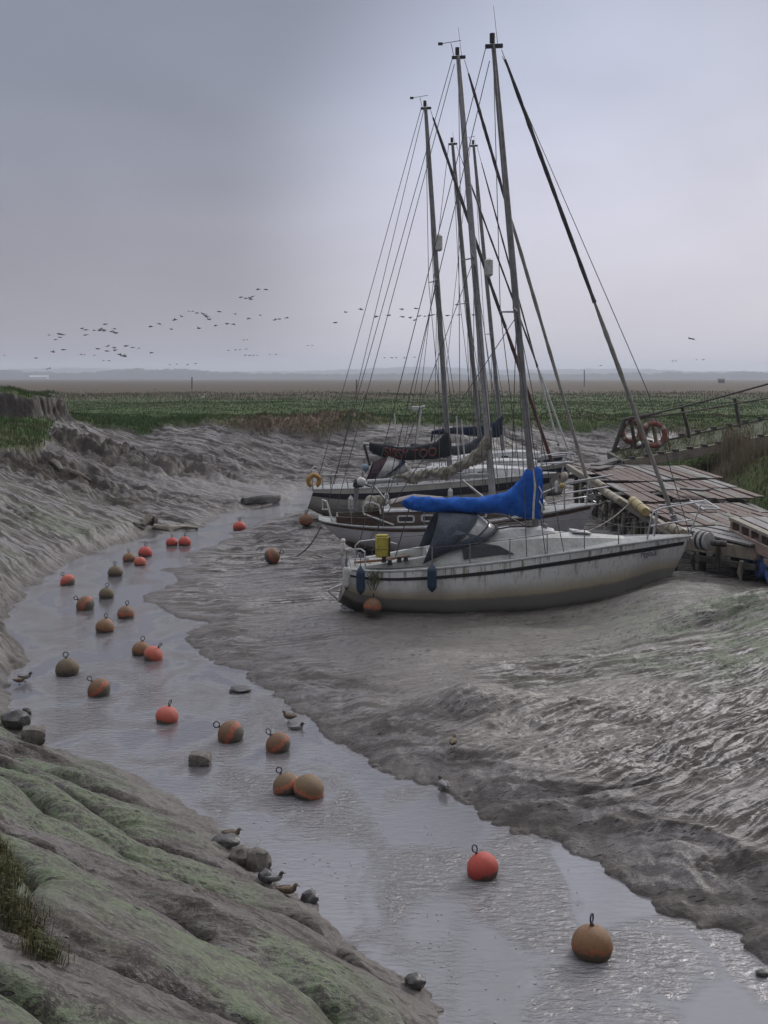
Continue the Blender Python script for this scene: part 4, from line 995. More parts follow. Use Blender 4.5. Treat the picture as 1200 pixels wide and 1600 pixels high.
def bundle(fr, root, secs, mat, name='sail_cover', ex=2.4, wr=.02, side=0.0, n=18, sub=5, seed=1):
    """a sail stowed along its boom: (px, py top, py bottom, half width)"""
    P_ = []
    for px, yt, yb, hw in secs:
        a = fr.L(px, yt, side); b = fr.L(px, yb, side); P_.append(((a.x + b.x) / 2, (a.z + b.z) / 2, abs(a.z - b.z) / 2, hw))
    P_ = np.array(P_); kk = np.linspace(0, len(P_) - 1, (len(P_) - 1) * sub + 1)
    Q = np.stack([np.interp(kk, np.arange(len(P_)), P_[:, c]) for c in range(4)], 1)
    Q[1:-1] = (Q[:-2] + 2 * Q[1:-1] + Q[2:]) / 4
    rings = []; rr = random.Random(seed)
    for i, (x, zc, hh, hw) in enumerate(Q):
        rg = []
        for j in range(n):
            a = 2 * math.pi * j / n; ca, sa = math.cos(a), math.sin(a)
            k = (abs(ca) ** ex + abs(sa) ** ex) ** (-1 / ex)
            w_ = wr * (math.sin(i * 1.3 + j * 1.9 + seed) + math.sin(i * .55 - j * 1.1) + .7 * math.sin(i * 2.4 + j * 3.1)) * (.4 if hh < .08 else 1)
            rg.append((x + w_ * .3, side + (hw * k + w_) * ca, zc + (hh * k + w_) * sa))
        rings.append(rg)
    mb = MB(); mb.loft(rings, caps=True)
    o = mb.build(name, mat, root, angle=85)
    def surf(x, z):
        zc = np.interp(x, Q[:, 0], Q[:, 1]); hh = np.interp(x, Q[:, 0], Q[:, 2]); hw = np.interp(x, Q[:, 0], Q[:, 3])
        d = min(.97, abs((z - zc) / max(hh, .01))); return side - hw * (1 - d ** ex) ** (1 / ex)
    surf.zc = lambda x: float(np.interp(x, Q[:, 0], Q[:, 1]))
    return o, surf

def lettering(fr, root, text, x0, x1, base, height, surface, mat, name, shear=0.0, off=.012, thick=.004, font_bold=0.0):
    cu = bpy.data.curves.new('t', 'FONT'); cu.body = text; cu.size = 1.0; cu.shear = shear; cu.offset = font_bold; cu.extrude = 0; cu.resolution_u = 3
    ob = bpy.data.objects.new('t', cu); COL.objects.link(ob)
    dg = bpy.context.evaluated_depsgraph_get(); dg.update()
    me = bpy.data.meshes.new_from_object(ob.evaluated_get(dg))
    bpy.data.objects.remove(ob); bpy.data.curves.remove(cu)
    xs = [v.co.x for v in me.vertices]; ys = [v.co.y for v in me.vertices]; a, b = min(xs), max(xs); c, d = 0.0, max(ys)
    bm = bmesh.new(); bm.from_mesh(me)
    for v in bm.verts:
        x = x0 + (x1 - x0) * (v.co.x - a) / (b - a); z = base(x) + height * (v.co.y - c) / (d - c)
        v.co = Vector((x, surface(x, z) - off, z))
    bm.to_mesh(me); bm.free(); me.materials.clear(); me.materials.append(mat)
    o = bpy.data.objects.new(name, me); COL.objects.link(o); o.parent = root
    so = o.modifiers.new('s', 'SOLIDIFY'); so.thickness = thick
    return o

def rig(fr, root, top, foot, r, zat, hat, x_stern, x_bow, spreaders, furl=None, mast_mat=None, extras=(), shroud_x=(0.0,), fore_px=None, antenna=None, vane=False, back=True, wr=.013):
    T = fr.L(top[0], top[1]); B = fr.L(foot[0], foot[1]); ax = (T - B)
    mb = MB(); mb.tube([B - ax * .0, B + ax * .5, B + ax * .85, T], [(r * 1.25, r), (r * 1.25, r), (r * 1.1, r * .9), (r * .85, r * .7)], 12)
    mast = mb.build('mast', mast_mat or alu, root)
    hd = MB(); hd.beam(T + Vector((-.22, 0, -.05)), T + Vector((.25, 0, -.02)), .09, .10); hd.build('masthead_fitting', black, mast)
    lt = MB(); lt.tube([T + Vector((-.03, 0, .05)), T + Vector((-.03, 0, .30))], [.075, .075], 10); lt.build('masthead_light', black, mast)
    if antenna:
        an = MB(); an.tube([T + Vector((.12, 0, 0)), T + Vector((.0, 0, antenna))], [.010, .006], 6); an.build('antenna', wire, mast)
    if vane:
        va = MB(); va.tube([T + Vector((-.15, 0, 0)), T + Vector((-.25, 0, .45))], .014, 6); va.tube([T + Vector((-.62, 0, .42)), T + Vector((.1, 0, .55))], .012, 6); va.box(T + Vector((-.62, 0, .42)), (.16, .03, .10)); va.build('wind_vane', black, mast)
    wires = []
    S = T + Vector((-.2, 0, -.05))
    if back: wires.append([S, Vector((x_stern, 0, zat(x_stern) + .1))])
    tips = []
    for (spx, spy, half) in spreaders:
        c = fr.L(spx, spy)
        f_ = (c.z - B.z) / (T.z - B.z); c = B + ax * f_
        for sg in (-1, 1):
            tip = c + Vector((-.28, sg * half, .05)); sm_ = MB(); sm_.tube([c, tip], [.03, .022], 8); sm_.build('spreader', alu_d, mast); tips.append((tip, sg, c))
    for sx in shroud_x:
        xx = B.x + sx
        for sg in (-1, 1):
            ch = Vector((xx, sg * hat(xx) * .94, zat(xx)))
            if sx == shroud_x[0] and tips:
                path = [T + Vector((0, sg * .05, -.1))] + [t_ for t_, s_, _ in tips if s_ == sg][::-1] + [ch]
            else:
                path = [(tips[0][2] if tips else B + ax * .6) + Vector((0, sg * .06, -.1)), ch]
            wires.append(path)
    Fp = Vector((x_bow, 0, zat(x_bow) + .12)) if fore_px is None else fr.L(*fore_px)
    fs = T + Vector((.22, 0, -.12))
    wires.append([fs, Fp])
    for e in extras: wires.append([fr.L(*q) for q in e])
    for w in wires:
        m_ = MB(); m_.tube(w, wr, 5); m_.build('stay', wire, root)
    if furl:
        f0, fm, f1, r0, mt, mbm = furl    # start, change, end along the forestay; radius; materials
        d = Fp - fs; rnd = random.Random(3)
        def piece(a, b, rad, mm, nm, tap):
            k = 26; pts = [fs + d * (a + (b - a) * i / k) for i in range(k + 1)]
            rs = [rad * (.45 + .55 * min(1, (i + 1) / 5)) * rnd.uniform(.86, 1.16) * (1 if not tap else max(.5, 1 - (i / k) * .1)) for i in range(k + 1)]
            q = MB(); q.tube(pts, rs, 9); return q.build(nm, mm, root)
        piece(f0, fm, r0, mt, 'furled_sail', 0); s2 = piece(fm, f1, r0 * 1.12, mbm, 'furled_sail', 1)
        dr = MB(); e = fs + d * min(.985, f1 + .012); dr.tube([e - d.normalized() * .09, e + d.normalized() * .09], [.09, .09], 10); dr.build('furling_drum', alu_d, root)
    return mast, T, B

def stanchions(fr, root, xs, zat, hat, h=.6, mat=None, lines=(.58, .3), rr=.014, a=None, b=None):
    mat = mat or alu_d
    for x in xs:
        for sg in (-1, 1):
            m_ = MB(); y = sg * (hat(x) - .07); z = zat(x); m_.tube([(x, y, z - .02), (x, y * .995, z + h)], [rr * 1.2, rr], 6); m_.build('stanchion', mat, root)
    for sg in (-1, 1):
        for l in lines:
            m_ = MB(); q = ([a] if a is not None else []) + list(xs) + ([b] if b is not None else [])
            m_.tube([(x, sg * (hat(x) - .07), zat(x) + l) for x in q], .0075, 5); m_.build('lifeline', wire, root)
def rail_tube(fr, root, paths, name, r=.02, mat=None):
    mb = MB()
    for p in paths: mb.tube([fr.L(*q) if len(q) == 3 and q[0] > 100 else Vector(q) for q in p], r, 8)
    return mb.build(name, mat or steel, root)

def fender(fr, px, y0, y1, wpx, side, mat, label, group='fenders hung over the sides', tips=None, name='fender', cat='fender'):
    a = fr.L(px, y0, side); b = fr.L(px, y1, side); p = fr.W(b); k = fr.W(a).y / F
    R = wpx * k / 2; Ht = a.z - b.z
    r = empty(name, p); tag(r, label, cat, group)
    prof = [(0, .0), (.035, .25), (.10, .62), (.18, .95), (.26, 1.0), (.74, 1.0), (.82, .95), (.90, .62), (.965, .25), (1.0, .14)]
    mb = MB(); mb.loft([[(R * q * math.cos(2 * math.pi * j / 16), R * q * math.sin(2 * math.pi * j / 16), Ht * t_) for j in range(16)] for t_, q in prof[0 if not tips else 2: None if not tips else -2]], caps=True); mb.build('fender_body', mat, r, angle=60)
    if tips:
        for seg in (prof[:3], prof[-3:]):
            mb = MB(); mb.loft([[(R * q * 1.01 * math.cos(2 * math.pi * j / 16), R * q * 1.01 * math.sin(2 * math.pi * j / 16), Ht * t_) for j in range(16)] for t_, q in seg], caps=True); mb.build('end_cap', tips, r, angle=60)
    mb = MB(); mb.tube([(0, 0, Ht * .98), (0, .04, Ht + .32)], .012, 6); mb.build('lanyard', rope_m, r)
    return r

# ---------------------------------------------------------------- nearest boat, blue sail cover
fr1 = Frame(549, 28.9, 4.0)
b1 = empty('sailing_boat', fr1.O, fr1.a)
tag(b1, 'nearest sailing yacht with stained white hull, bright blue sail cover and grey sprayhood', 'sailing boat', 'sailing boats aground at the jetty')
hm1 = hull_mat('hull_stained_white', (.70, .70, .69), (.48, .42, .29), (.25, .24, .215), (.065, .057, .048), .30, .55, .95, (.12, .105, .05))
hull1, z1f, h1f, xa1, xb1 = make_hull(fr1, b1, [(549, 890, .82), (587, 894, .98), (680, 889, 1.2), (737, 883, 1.28), (800, 876, 1.3), (860, 867, 1.22), (925, 858, .98), (987, 849, .66), (1040, 842, .34), (1081, 837, .02)],
    (528, 941), (1022, 938), [(520, 942), (535, 946), (552, 960), (600, 975), (700, 985), (860, 985), (960, 975), (1030, 945)], hm1, stripe=(.825, .872, .88, .93), rail=.03)
# moulded deck and coachroof
def X1(px, py=870, side=-.6): return fr1.L(px, py, side).x
cab1 = cabin([(X1(668, 872), .80, .66, z1f(X1(668)) , z1f(X1(668)) + .30), (X1(700), .86, .72, z1f(X1(700)), z1f(X1(700)) + .36), (X1(740), .90, .76, z1f(X1(740)), z1f(X1(740)) + .42), (X1(800), .90, .76, z1f(X1(800)) , z1f(X1(800)) + .43), (X1(860), .82, .66, z1f(X1(860)), z1f(X1(860)) + .36), (X1(910), .62, .48, z1f(X1(910)) , z1f(X1(910)) + .24), (X1(960), .36, .25, z1f(X1(960)), z1f(X1(960)) + .12), (X1(985), .2, .12, z1f(X1(985)) - .02, z1f(X1(985)) + .04)], gel, b1)
roofz = lambda px: z1f(X1(px)) + .47
up1 = cabin([(X1(762), .50, .42, roofz(762) - .06, roofz(762) + .12), (X1(800), .50, .42, roofz(800) - .06, roofz(800) + .15), (X1(850), .42, .34, roofz(850) - .12, roofz(850) + .06), (X1(872), .30, .22, roofz(872) - .16, roofz(872) - .04)], gel2, cab1, 'hatch_garage')
for sg in (-1, 1):
    mb = MB(); pts = [(722, 858), (733, 852), (760, 850), (780, 853), (803, 865), (780, 866), (750, 870), (724, 873)]
    loc = [fr1.L(px, py, -.80) for px, py in pts]
    v = []
    for p in loc:
        zrel = (p.z - z1f(p.x)) / .42; y = -(.90 + (.76 - .90) * zrel); v.append((p.x, sg * -y * -1 if sg > 0 else y, p.z))
    v = [(x, (abs(y) + .012) * sg, z) for x, y, z in v]; vi = [(x, (abs(y) - .03) * sg, z) for x, y, z in v]
    mb.add(v + vi, [tuple(range(8)), tuple(range(15, 7, -1))] + [(i, (i + 1) % 8, 8 + (i + 1) % 8, 8 + i) for i in range(8)])
    mb.build('window', glass, cab1, smooth=False)
for sg in (-1, 1):
    hr = MB(); hr.tube([(X1(770), sg * .36, roofz(770) + .22), (X1(800), sg * .36, roofz(800) + .25), (X1(838), sg * .33, roofz(838) + .18)], .022, 6)
    hr.build('handrail', varn, b1)
fh = MB(); fh.box((X1(915), 0, z1f(X1(915)) + .33), (.5, .5, .05), ry=.12); fh.build('fore_hatch', gel2, b1, bevel=.01)
# cockpit coamings, well and tiller
for sg in (-1, 1):
    cm = MB(); cm.loft([[(x, sg * w, z1f(x) + .02), (x, sg * w, z1f(x) + hh), (x, sg * (w - .16), z1f(x) + hh), (x, sg * (w - .2), z1f(x) + .02)] for x, w, hh in ((X1(572), .70, .10), (X1(610), .80, .18), (X1(640), .84, .24), (X1(672), .84, .28))], caps=True)
    cm.build('cockpit_coaming', gel, b1, bevel=.015)
cw = MB(); cw.box(((X1(580) + X1(668)) / 2, 0, z1f(X1(620)) + .055), (X1(668) - X1(580), 1.0, .05)); cw.build('cockpit_seat', deck_m, b1)
rail_tube(fr1, b1, [[(553, 879, -.3), (600, 875, -.4), (640, 868, -.4)]], 'tiller', .035, tan)
for px, py in ((600, 875), (609, 879), (624, 874), (634, 873)):
    q = fr1.L(px, py, -.82); wn_ = MB(); wn_.tube([q + Vector((0, 0, -.06)), q + Vector((0, 0, .02)), q + Vector((0, 0, .07))], [.075, .05, .065], 10); wn_.build('winch', black, b1)
# sprayhood
def arch(fr, base, top, w, n=14, flat=.55):
    a = fr.L(base[0], base[1], -w); b = fr.L(top[0], top[1], 0); q = []
    for j in range(n + 1):
        u = math.pi * j / n; k = math.sin(u) ** flat
        q.append((a.x + (b.x - a.x) * k, -w * math.cos(u) * (1 - .0 * k), a.z + (b.z - a.z) * k))
    return q
sh = MB(); A0, A1, A2 = arch(fr1, (661, 881), (684, 799), .86), arch(fr1, (690, 868), (720, 800), .86), arch(fr1, (704, 862), (745, 803), .84)
sh.loft([A0, A1, A2], closed=False)
shd = sh.build('sprayhood', canvas_g, b1, angle=80)
so = shd.modifiers.new('s', 'SOLIDIFY'); so.thickness = .02
A3 = arch(fr1, (742, 851), (775, 823), .74)
vw = MB(); vw.loft([A2, [tuple((Vector(p) * .5 + Vector(q) * .5)) for p, q in zip(A2, A3)], A3], closed=False); v_ = vw.build('hood_window', vinyl, shd, angle=80); so = v_.modifiers.new('s', 'SOLIDIFY'); so.thickness = .012
sq = MB()
for A in (A2, [tuple((Vector(p) * .42 + Vector(q) * .58)) for p, q in zip(A2, A3)]): sq.tube([Vector(p) * 1.0 + Vector((0, 0, .012)) for p in A], .022, 6)
sq.tube([Vector(p) + Vector((0, 0, .01)) for p in A3], .045, 6); sq.build('hood_frame', canvas_s, shd)
# skirt of the hood running down to the coachroof on each side
for sg in (-1, 1):
    sk = MB(); sk.loft([[(A1[0][0] - .25, sg * .87, A1[0][2] + .02), (A1[2][0], sg * abs(A1[2][1]) * 1.04, A1[2][2])], [(A2[0][0], sg * .86, A2[0][2]), (A2[2][0] + .03, sg * abs(A2[2][1]) * 1.04, A2[2][2] - .1)], [(A3[0][0], sg * .76, A3[0][2]), (A3[1][0], sg * abs(A3[1][1]) * 1.03, A3[1][2])]], closed=False)
    s_ = sk.build('hood_skirt', canvas_g, shd); so = s_.modifiers.new('s', 'SOLIDIFY'); so.thickness = .012
# boom, blue cover
cov, sf = bundle(fr1, b1, [(628, 783, 789, .05), (634, 779, 793, .10), (645, 776, 798, .17), (693, 778, 801, .19), (722, 778, 802, .20), (750, 777, 801, .20), (787, 771, 803, .21), (800, 762, 805, .20), (812, 750, 808, .19), (822, 732, 810, .17), (843, 730, 812, .17), (847, 733, 809, .10)], canvas_b, wr=.017, sub=6, seed=4)
zp = MB(); zp.tube([fr1.L(834, 732, -.19), fr1.L(836, 760, -.21), fr1.L(834, 785, -.21), fr1.L(833, 811, -.19)], [(.03, .012)] * 4, 6); zp.build('zip', white_p, cov)
lc = MB()
for (a, b) in (((842, 760), (845, 778)), ((842, 782), (846, 800))): lc.tube([fr1.L(a[0], a[1], -.15), fr1.L((a[0] + b[0]) / 2 + 3, (a[1] + b[1]) / 2, -.2), fr1.L(b[0], b[1], -.15)], .022, 6)
lc.build('lacing', white_p, cov)
mast1, T1, B1 = rig(fr1, b1, (771, 70), (838, 832), .074, z1f, h1f, X1(556), fr1.L(1072, 838).x, [(811, 487, .95)], furl=(.02, .52, .955, .054, furl_d, furl_l), mast_mat=alu_d, antenna=1.05, shroud_x=(.0, -.5, .5), fore_px=(1062, 834),
    extras=[((785, 88), (1012, 612), (1078, 836)), ((765, 95), (578, 880, .7)), ((812, 487), (560, 870))], wr=.012)
bm_ = MB(); bm_.tube([fr1.L(630, 788), fr1.L(838, 806)], .05, 8); bm_.build('boom', alu, b1)
kk = MB(); kk.tube([fr1.L(790, 806), fr1.L(832, 827)], .02, 6); kk.build('kicker', wire, b1); kk = MB(); kk.tube([fr1.L(640, 792), fr1.L(618, 870)], .015, 6); kk.build('mainsheet', wire, b1)
for px, py, r_ in ((826, 823, .10), (851, 827, .09), (760, 833, .08)):
    q = fr1.L(px, py, -.1); mb = MB(); mb.tube([q, q + Vector((.0, 0, .09)), q + Vector((.02, 0, .14))], [r_, r_ * .7, r_ * .85], 12); mb.build('winch', alu_d, b1)
stanchions(fr1, b1, [X1(672), X1(729), X1(790), X1(848), X1(908), X1(965)], z1f, h1f, .55, alu_d, (.53,), a=X1(575), b=X1(1012))
rail_tube(fr1, b1, [[(1011, 843, -.5), (1018, 806, -.5), (1022, 799, -.5), (1033, 794, -.45), (1099, 783, .0), (1048, 788, .45), (1030, 790, .5), (1026, 797, .5), (1020, 838, .5)], [(1022, 838, -.42), (1028, 803, -.46)], [(1076, 836, 0), (1095, 789, 0)], [(1016, 822, -.5), (1080, 812, 0)]], 'bow_rail', .022)
rail_tube(fr1, b1, [[(555, 884, -.7), (555, 853, -.7), (562, 846, -.68), (588, 843, -.7), (620, 850, -.75)], [(534, 884, .0), (534, 859, .0), (564, 858, -.7), (570, 862, -.8), (571, 890, -.86)], [(534, 884, 0), (534, 859, 0), (548, 856, .6), (560, 872, .7)]], 'stern_rail', .02)
rail_tube(fr1, b1, [[(533, 914, -.3), (509, 923, -.3), (533, 924, -.3), (533, 914, -.3)], [(512, 923, -.3), (528, 937, -.3)], [(533, 914, .3), (509, 923, .3), (533, 924, .3)], [(509, 923, -.3), (509, 923, .3)]], 'boarding_step', .025)
rail_tube(fr1, b1, [[(531, 946, -.3), (553, 955, -.3)], [(531, 952, -.3), (553, 959, -.3)], [(536, 948, -.3), (536, 954, -.3)], [(545, 952, -.3), (545, 957, -.3)]], 'ladder', .028, white_p)
rd = MB(); rd.box(fr1.L(538, 935, 0), (.10, .06, 1.1), ry=.15); rd.build('rudder', gel, b1, bevel=.015)
om = MB(); q = fr1.L(536, 857, 0); om.box(q, (.13, .16, .30), taper=.2); om.tube([q + Vector((0, 0, -.15)), q + Vector((.02, 0, -.55))], .035, 8); om.sphere(q + Vector((0, 0, .2)), .07, 10, 6); om.build('outboard_bracket', white_p, b1, bevel=.02)
lettering(fr1, b1, 'Peginus', fr1.L(1001, 868, -.6).x, fr1.L(1029, 868, -.6).x, lambda x: z1f(x) - .40, .155, lambda x, z: -.985 * h1f(x), lett, 'boat_name', shear=.35, off=.03, font_bold=.006)
# stained rope hank over the quarter
mb = MB(); rr_ = random.Random(2)
for k in range(26):
    a = fr1.L(577 + rr_.uniform(0, 16), 893 + rr_.uniform(-3, 8), -1.02); b = fr1.L(577 + rr_.uniform(2, 12), 903 + rr_.uniform(0, 20), -1.08); mb.tube([a, a.lerp(b, .5) + Vector((rr_.uniform(-.12, .12), -.05, rr_.uniform(-.04, .06))), b], .010, 5)
o = mb.build('rope_hank', rope_g); o.matrix_world = Matrix.Translation(fr1.O) @ Matrix.Rotation(fr1.a, 4, 'Z'); tag(o, 'green weedy hank of rope hanging over the quarter of the nearest yacht', 'rope')
fender(fr1, 541.5, 881, 922, 12, -.92, white_p, 'dirty white fender with blue ends at the stern corner of the nearest yacht', tips=fend_b)
fender(fr1, 563.5, 884, 930, 14, -1.12, fend_b, 'dark blue fender next to the white one at the stern of the nearest yacht')
fender(fr1, 675, 881, 926, 15, -1.38, fend_b, 'dark blue fender hanging amidships below the grey sprayhood')
# yellow container strapped in the stern rail
q = fr1.W(fr1.L(597, 871, -.78)); r = empty('yellow_container', q, fr1.a); tag(r, 'faded yellow box strapped to the stern rail of the nearest yacht', 'container')
mb = MB(); mb.box((0, 0, .28), (.34, .20, .54)); mb.build('case', yellow, r, bevel=.03)
mb = MB(); mb.box((0, 0, .565), (.30, .16, .05)); mb.build('lid', yellow, r, bevel=.01)
mb = MB(); mb.box((.19, 0, .28), (.03, .23, .5)); mb.build('strap', black, r)
q = fr1.W(fr1.L(597, 845, -.95 + .35)); r = empty('fender', (q.x, q.y + .1, q.z - .05)); tag(r, 'round top of a grey blue fender behind the yellow box', 'fender', 'fenders hung over the sides')
mb = MB(); mb.sphere((0, 0, .0), .13, 16, 10, sc=(1, 1, 1.2)); mb.build('fender_body', canvas_s, r)
mb = MB(); mb.tube([(0, 0, .14), (0, 0, .22)], .02, 6); mb.build('lanyard', rope_m, r)
# buoy hanging at the quarter
q = fr1.W(fr1.L(582, 948, -1.25)); make_buoy('half', (q.x, q.y, q.z), 14 * q.y / F, 0, math.radians(10), 1.0, 'flat', 'brown buoy with one orange cheek against the stern quarter of the nearest yacht', 'buoys stranded on the mud')

# ---------------------------------------------------------------- second boat, brown cabin and bare beige sail
fr2 = Frame(500, 37.3, 3.0)
b2 = empty('sailing_boat', fr2.O, fr2.a); tag(b2, 'white yacht with varnished brown cabin and loosely furled beige sail on its boom', 'sailing boat', 'sailing boats aground at the jetty')
hm2 = hull_mat('hull_clean_white', (.56, .56, .59), (.42, .41, .42), (.19, .11, .075), (.05, .045, .04), .26, .40, .15)
hull2, z2f, h2f, xa2, xb2 = make_hull(fr2, b2, [(498, 812, .45), (527, 820, .85), (600, 825, 1.25), (673, 824, 1.4), (760, 816, 1.38), (843, 803, 1.05), (900, 793, .5), (931, 787, .02)],
    (558, 866), (893, 852), [(540, 858), (570, 868), (620, 880), (700, 885), (860, 880), (893, 856)], hm2, stripe=(.90, .965, .90, .97), stripe_mat=varn, rail=.03, rail_mat=gel2, pw=1.8)
def X2(px, py=815, side=-.6): return fr2.L(px, py, side).x
for sg in (-1, 1):
    ct = MB(); ct.loft([[(x, sg * w, z2f(x) - .02), (x, sg * w, z2f(x) + hh), (x, sg * (w - .07), z2f(x) + hh), (x, sg * (w - .07), z2f(x) - .02)] for x, w, hh in ((X2(527), .62, .22), (X2(565), .85, .26), (X2(602), .95, .32))], caps=True)
    ct.build('cockpit_coaming', varn, b2)
ct = MB(); ct.box((X2(527), 0, z2f(X2(527)) + .1), (.06, 1.2, .24)); ct.build('stern_board', varn, b2)
cab2 = cabin([(X2(600), .95, .88, z2f(X2(600)), z2f(X2(600)) + .48), (X2(660), .98, .90, z2f(X2(660)), z2f(X2(660)) + .48), (X2(740), .95, .86, z2f(X2(740)), z2f(X2(740)) + .42), (X2(800), .8, .7, z2f(X2(800)), z2f(X2(800)) + .36), (X2(852), .5, .42, z2f(X2(852)), z2f(X2(852)) + .25)], varn, b2, round_=.12)
rf = cabin([(X2(598), .92, .90, z2f(X2(600)) + .47, z2f(X2(600)) + .53), (X2(660), .94, .92, z2f(X2(660)) + .47, z2f(X2(660)) + .53), (X2(740), .90, .88, z2f(X2(740)) + .41, z2f(X2(740)) + .47), (X2(800), .74, .72, z2f(X2(800)) + .35, z2f(X2(800)) + .41), (X2(854), .46, .44, z2f(X2(852)) + .24, z2f(X2(852)) + .30)], gel2, cab2, 'roof')
for sg in (-1, 1):
    for px in (633, 670, 708, 745):
        x = X2(px); zc = z2f(x) + .24; y = sg * .955; mb = MB()
        def rr(w, h, r, k=6): return [(cx * (w - r) + r * math.cos(a), cz * (h - r) + r * math.sin(a)) for cx, cz, a0 in ((1, 1, 0), (-1, 1, math.pi / 2), (-1, -1, math.pi), (1, -1, 1.5 * math.pi)) for a in [a0 + math.pi / 2 * i / k for i in range(k + 1)]]
        o_ = rr(.30, .125, .08); i_ = rr(.235, .075, .05); n_ = len(o_)
        mb.loft([[(x + a, y, zc + b) for a, b in o_], [(x + a, y + sg * .03, zc + b) for a, b in o_], [(x + a, y + sg * .03, zc + b) for a, b in i_], [(x + a, y, zc + b) for a, b in i_]])
        w_ = mb.build('window', white_p, cab2, angle=40)
        mb = MB(); mb.add([(x + a, y + sg * .012, zc + b) for a, b in i_], [tuple(range(n_))]); mb.build('pane', glass, w_, smooth=False)
hb2 = cabin([(X2(610), .5, .42, z2f(X2(610)) + .5, z2f(X2(610)) + .70), (X2(650), .5, .42, z2f(X2(650)) + .5, z2f(X2(650)) + .86), (X2(697), .5, .42, z2f(X2(697)) + .45, z2f(X2(697)) + .72)], varn, b2, 'hatch_garage')
hb3 = cabin([(X2(612), .44, .4, z2f(X2(610)) + .705, z2f(X2(610)) + .74), (X2(650), .44, .4, z2f(X2(650)) + .865, z2f(X2(650)) + .90), (X2(695), .44, .4, z2f(X2(697)) + .725, z2f(X2(697)) + .75)], worn('pale_hatch', (.25, .20, .18), (.19, .15, .13), 4), hb2, 'hatch_top')
cov2, sf2 = bundle(fr2, b2, [(612, 745, 750, .05), (630, 740, 752, .10), (645, 737, 757, .15), (655, 736, 752, .12), (672, 733, 745, .10), (690, 731, 750, .15), (702, 729, 749, .14), (712, 723, 738, .11), (730, 713, 731, .13), (745, 700, 724, .14), (755, 684, 722, .16), (763, 672, 715, .13), (768, 668, 700, .09)], sailcloth, name='stowed_sail', ex=2.0, wr=.030, sub=7, seed=9)
for px in (640, 665, 690, 715, 738, 752):
    x = fr2.L(px, 740).x; zc = sf2.zc(x); gs = MB(); gs.torus((x, 0, zc), .22 + (.06 if px > 730 else 0), .014, 18, 6, axis='x'); gs.build('sail_tie', rope_m, b2)
mast2, T2, B2 = rig(fr2, b2, (716, 88), (771, 797), .092, z2f, h2f, X2(506), fr2.L(929, 788).x, [(741, 403, 1.25)], furl=(.03, .34, .975, .055, furl_d, furl_l), antenna=1.0, vane=True, shroud_x=(.0, -.5, .45), fore_px=(928, 786),
    extras=[((710, 100), (520, 815, .6)), ((716, 300), (720, 800, -1.2)), ((741, 403), (600, 790, -.9))], wr=.013)
bm_ = MB(); bm_.tube([fr2.L(574, 753), fr2.L(765, 742)], .085, 10); bm_.build('boom', alu, b2)
vg = MB(); vg.tube([fr2.L(714, 744), fr2.L(757, 778)], .035, 6); vg.build('kicker', alu, b2); vg = MB(); vg.tube([fr2.L(579, 753), fr2.L(606, 785)], .03, 6); vg.build('boom_strut', alu, b2)
rr2 = MB(); T = fr2.L(762, 418); rr2.tube([T + Vector((.02, -.12, -.33)), T + Vector((.02, -.12, -.26)), T + Vector((.02, -.12, .24)), T + Vector((.02, -.12, .3))], [.06, .15, .15, .06], 12); rr2.build('radar_reflector', white_p, mast2)
stanchions(fr2, b2, [X2(549), X2(598), X2(660), X2(725), X2(790)], z2f, h2f, .68, alu_d, (.64, .34), a=X2(515), b=X2(850))
rail_tube(fr2, b2, [[(930, 785, 0), (917, 776, 0), (882, 781, -.75), (855, 787, -1.0)], [(882, 755, -.75), (958, 742, 0), (884, 757, .75)], [(882, 771, -.75), (948, 761, 0)], [(882, 755, -.75), (882, 797, -.75)], [(848, 797, -1.0), (848, 770, -1.0), (882, 756, -.75)], [(920, 748, -.2), (916, 788, -.3)]], 'bow_rail', .028)
rail_tube(fr2, b2, [[(520, 817, -.7), (510, 783, -.6), (504, 781, -.4), (504, 796, -.4), (514, 796, -.6)]], 'transom_rail', .03, white_p)
rail_tube(fr2, b2, [[(568, 802, -.9), (567, 792, -.9), (573, 786, -.9), (582, 785, -.9), (592, 790, -.9), (595, 803, -.9)], [(568, 803, -.9), (615, 820, -1.1)]], 'stern_rail', .03, white_p)
q = fr2.W(fr2.L(557, 800, -.5)); r = empty('outboard_motor', q, fr2.a + .2); tag(r, 'dark grey outboard motor with a white and black cowl on the brown boat stern', 'outboard motor')
mb = MB(); mb.box((.05, 0, .98), (.34, .26, .30), taper=.25); mb.build('cowl', black, r, bevel=.05)
mb = MB(); mb.sphere((.14, -.05, 1.03), .17, 14, 10, sc=(1, .8, .9)); mb.build('cowl_cover', white_p, r)
mb = MB(); mb.tube([(0, 0, .85), (-.02, 0, .4), (0, 0, .0)], [.09, .07, .08], 10); mb.box((-.05, 0, .05), (.28, .05, .16)); mb.build('leg', alu_d, r)
mb = MB(); mb.tube([(.2, 0, .95), (.55, 0, .83)], [.03, .025], 8); mb.build('tiller', black, r)
for a_ in (0, 2.09, 4.19):
    mb = MB(); mb.box((-.2, .09 * math.cos(a_), .06 + .09 * math.sin(a_)), (.02, .07, .10), rx=a_); mb.build('propeller_blade', alu_d, r)
mb = MB()
for k in range(5): mb.sphere(fr2.L(575 + k * 5, 790 - (k % 2) * 7, -.3 + .1 * k), .22, 12, 8, jit=.06, sc=(1, 1, .9))
o = mb.build('canvas_heap', sailcloth); o.matrix_world = Matrix.Translation(fr2.O) @ Matrix.Rotation(fr2.a, 4, 'Z'); tag(o, 'pile of pale canvas in the cockpit of the brown cabined yacht', 'canvas bundle')
q = fr2.W(fr2.L(882, 750, -.9)); r = empty('fender', q); tag(r, 'pale round fender on the bow rail of the brown cabined yacht', 'fender', 'fenders hung over the sides')
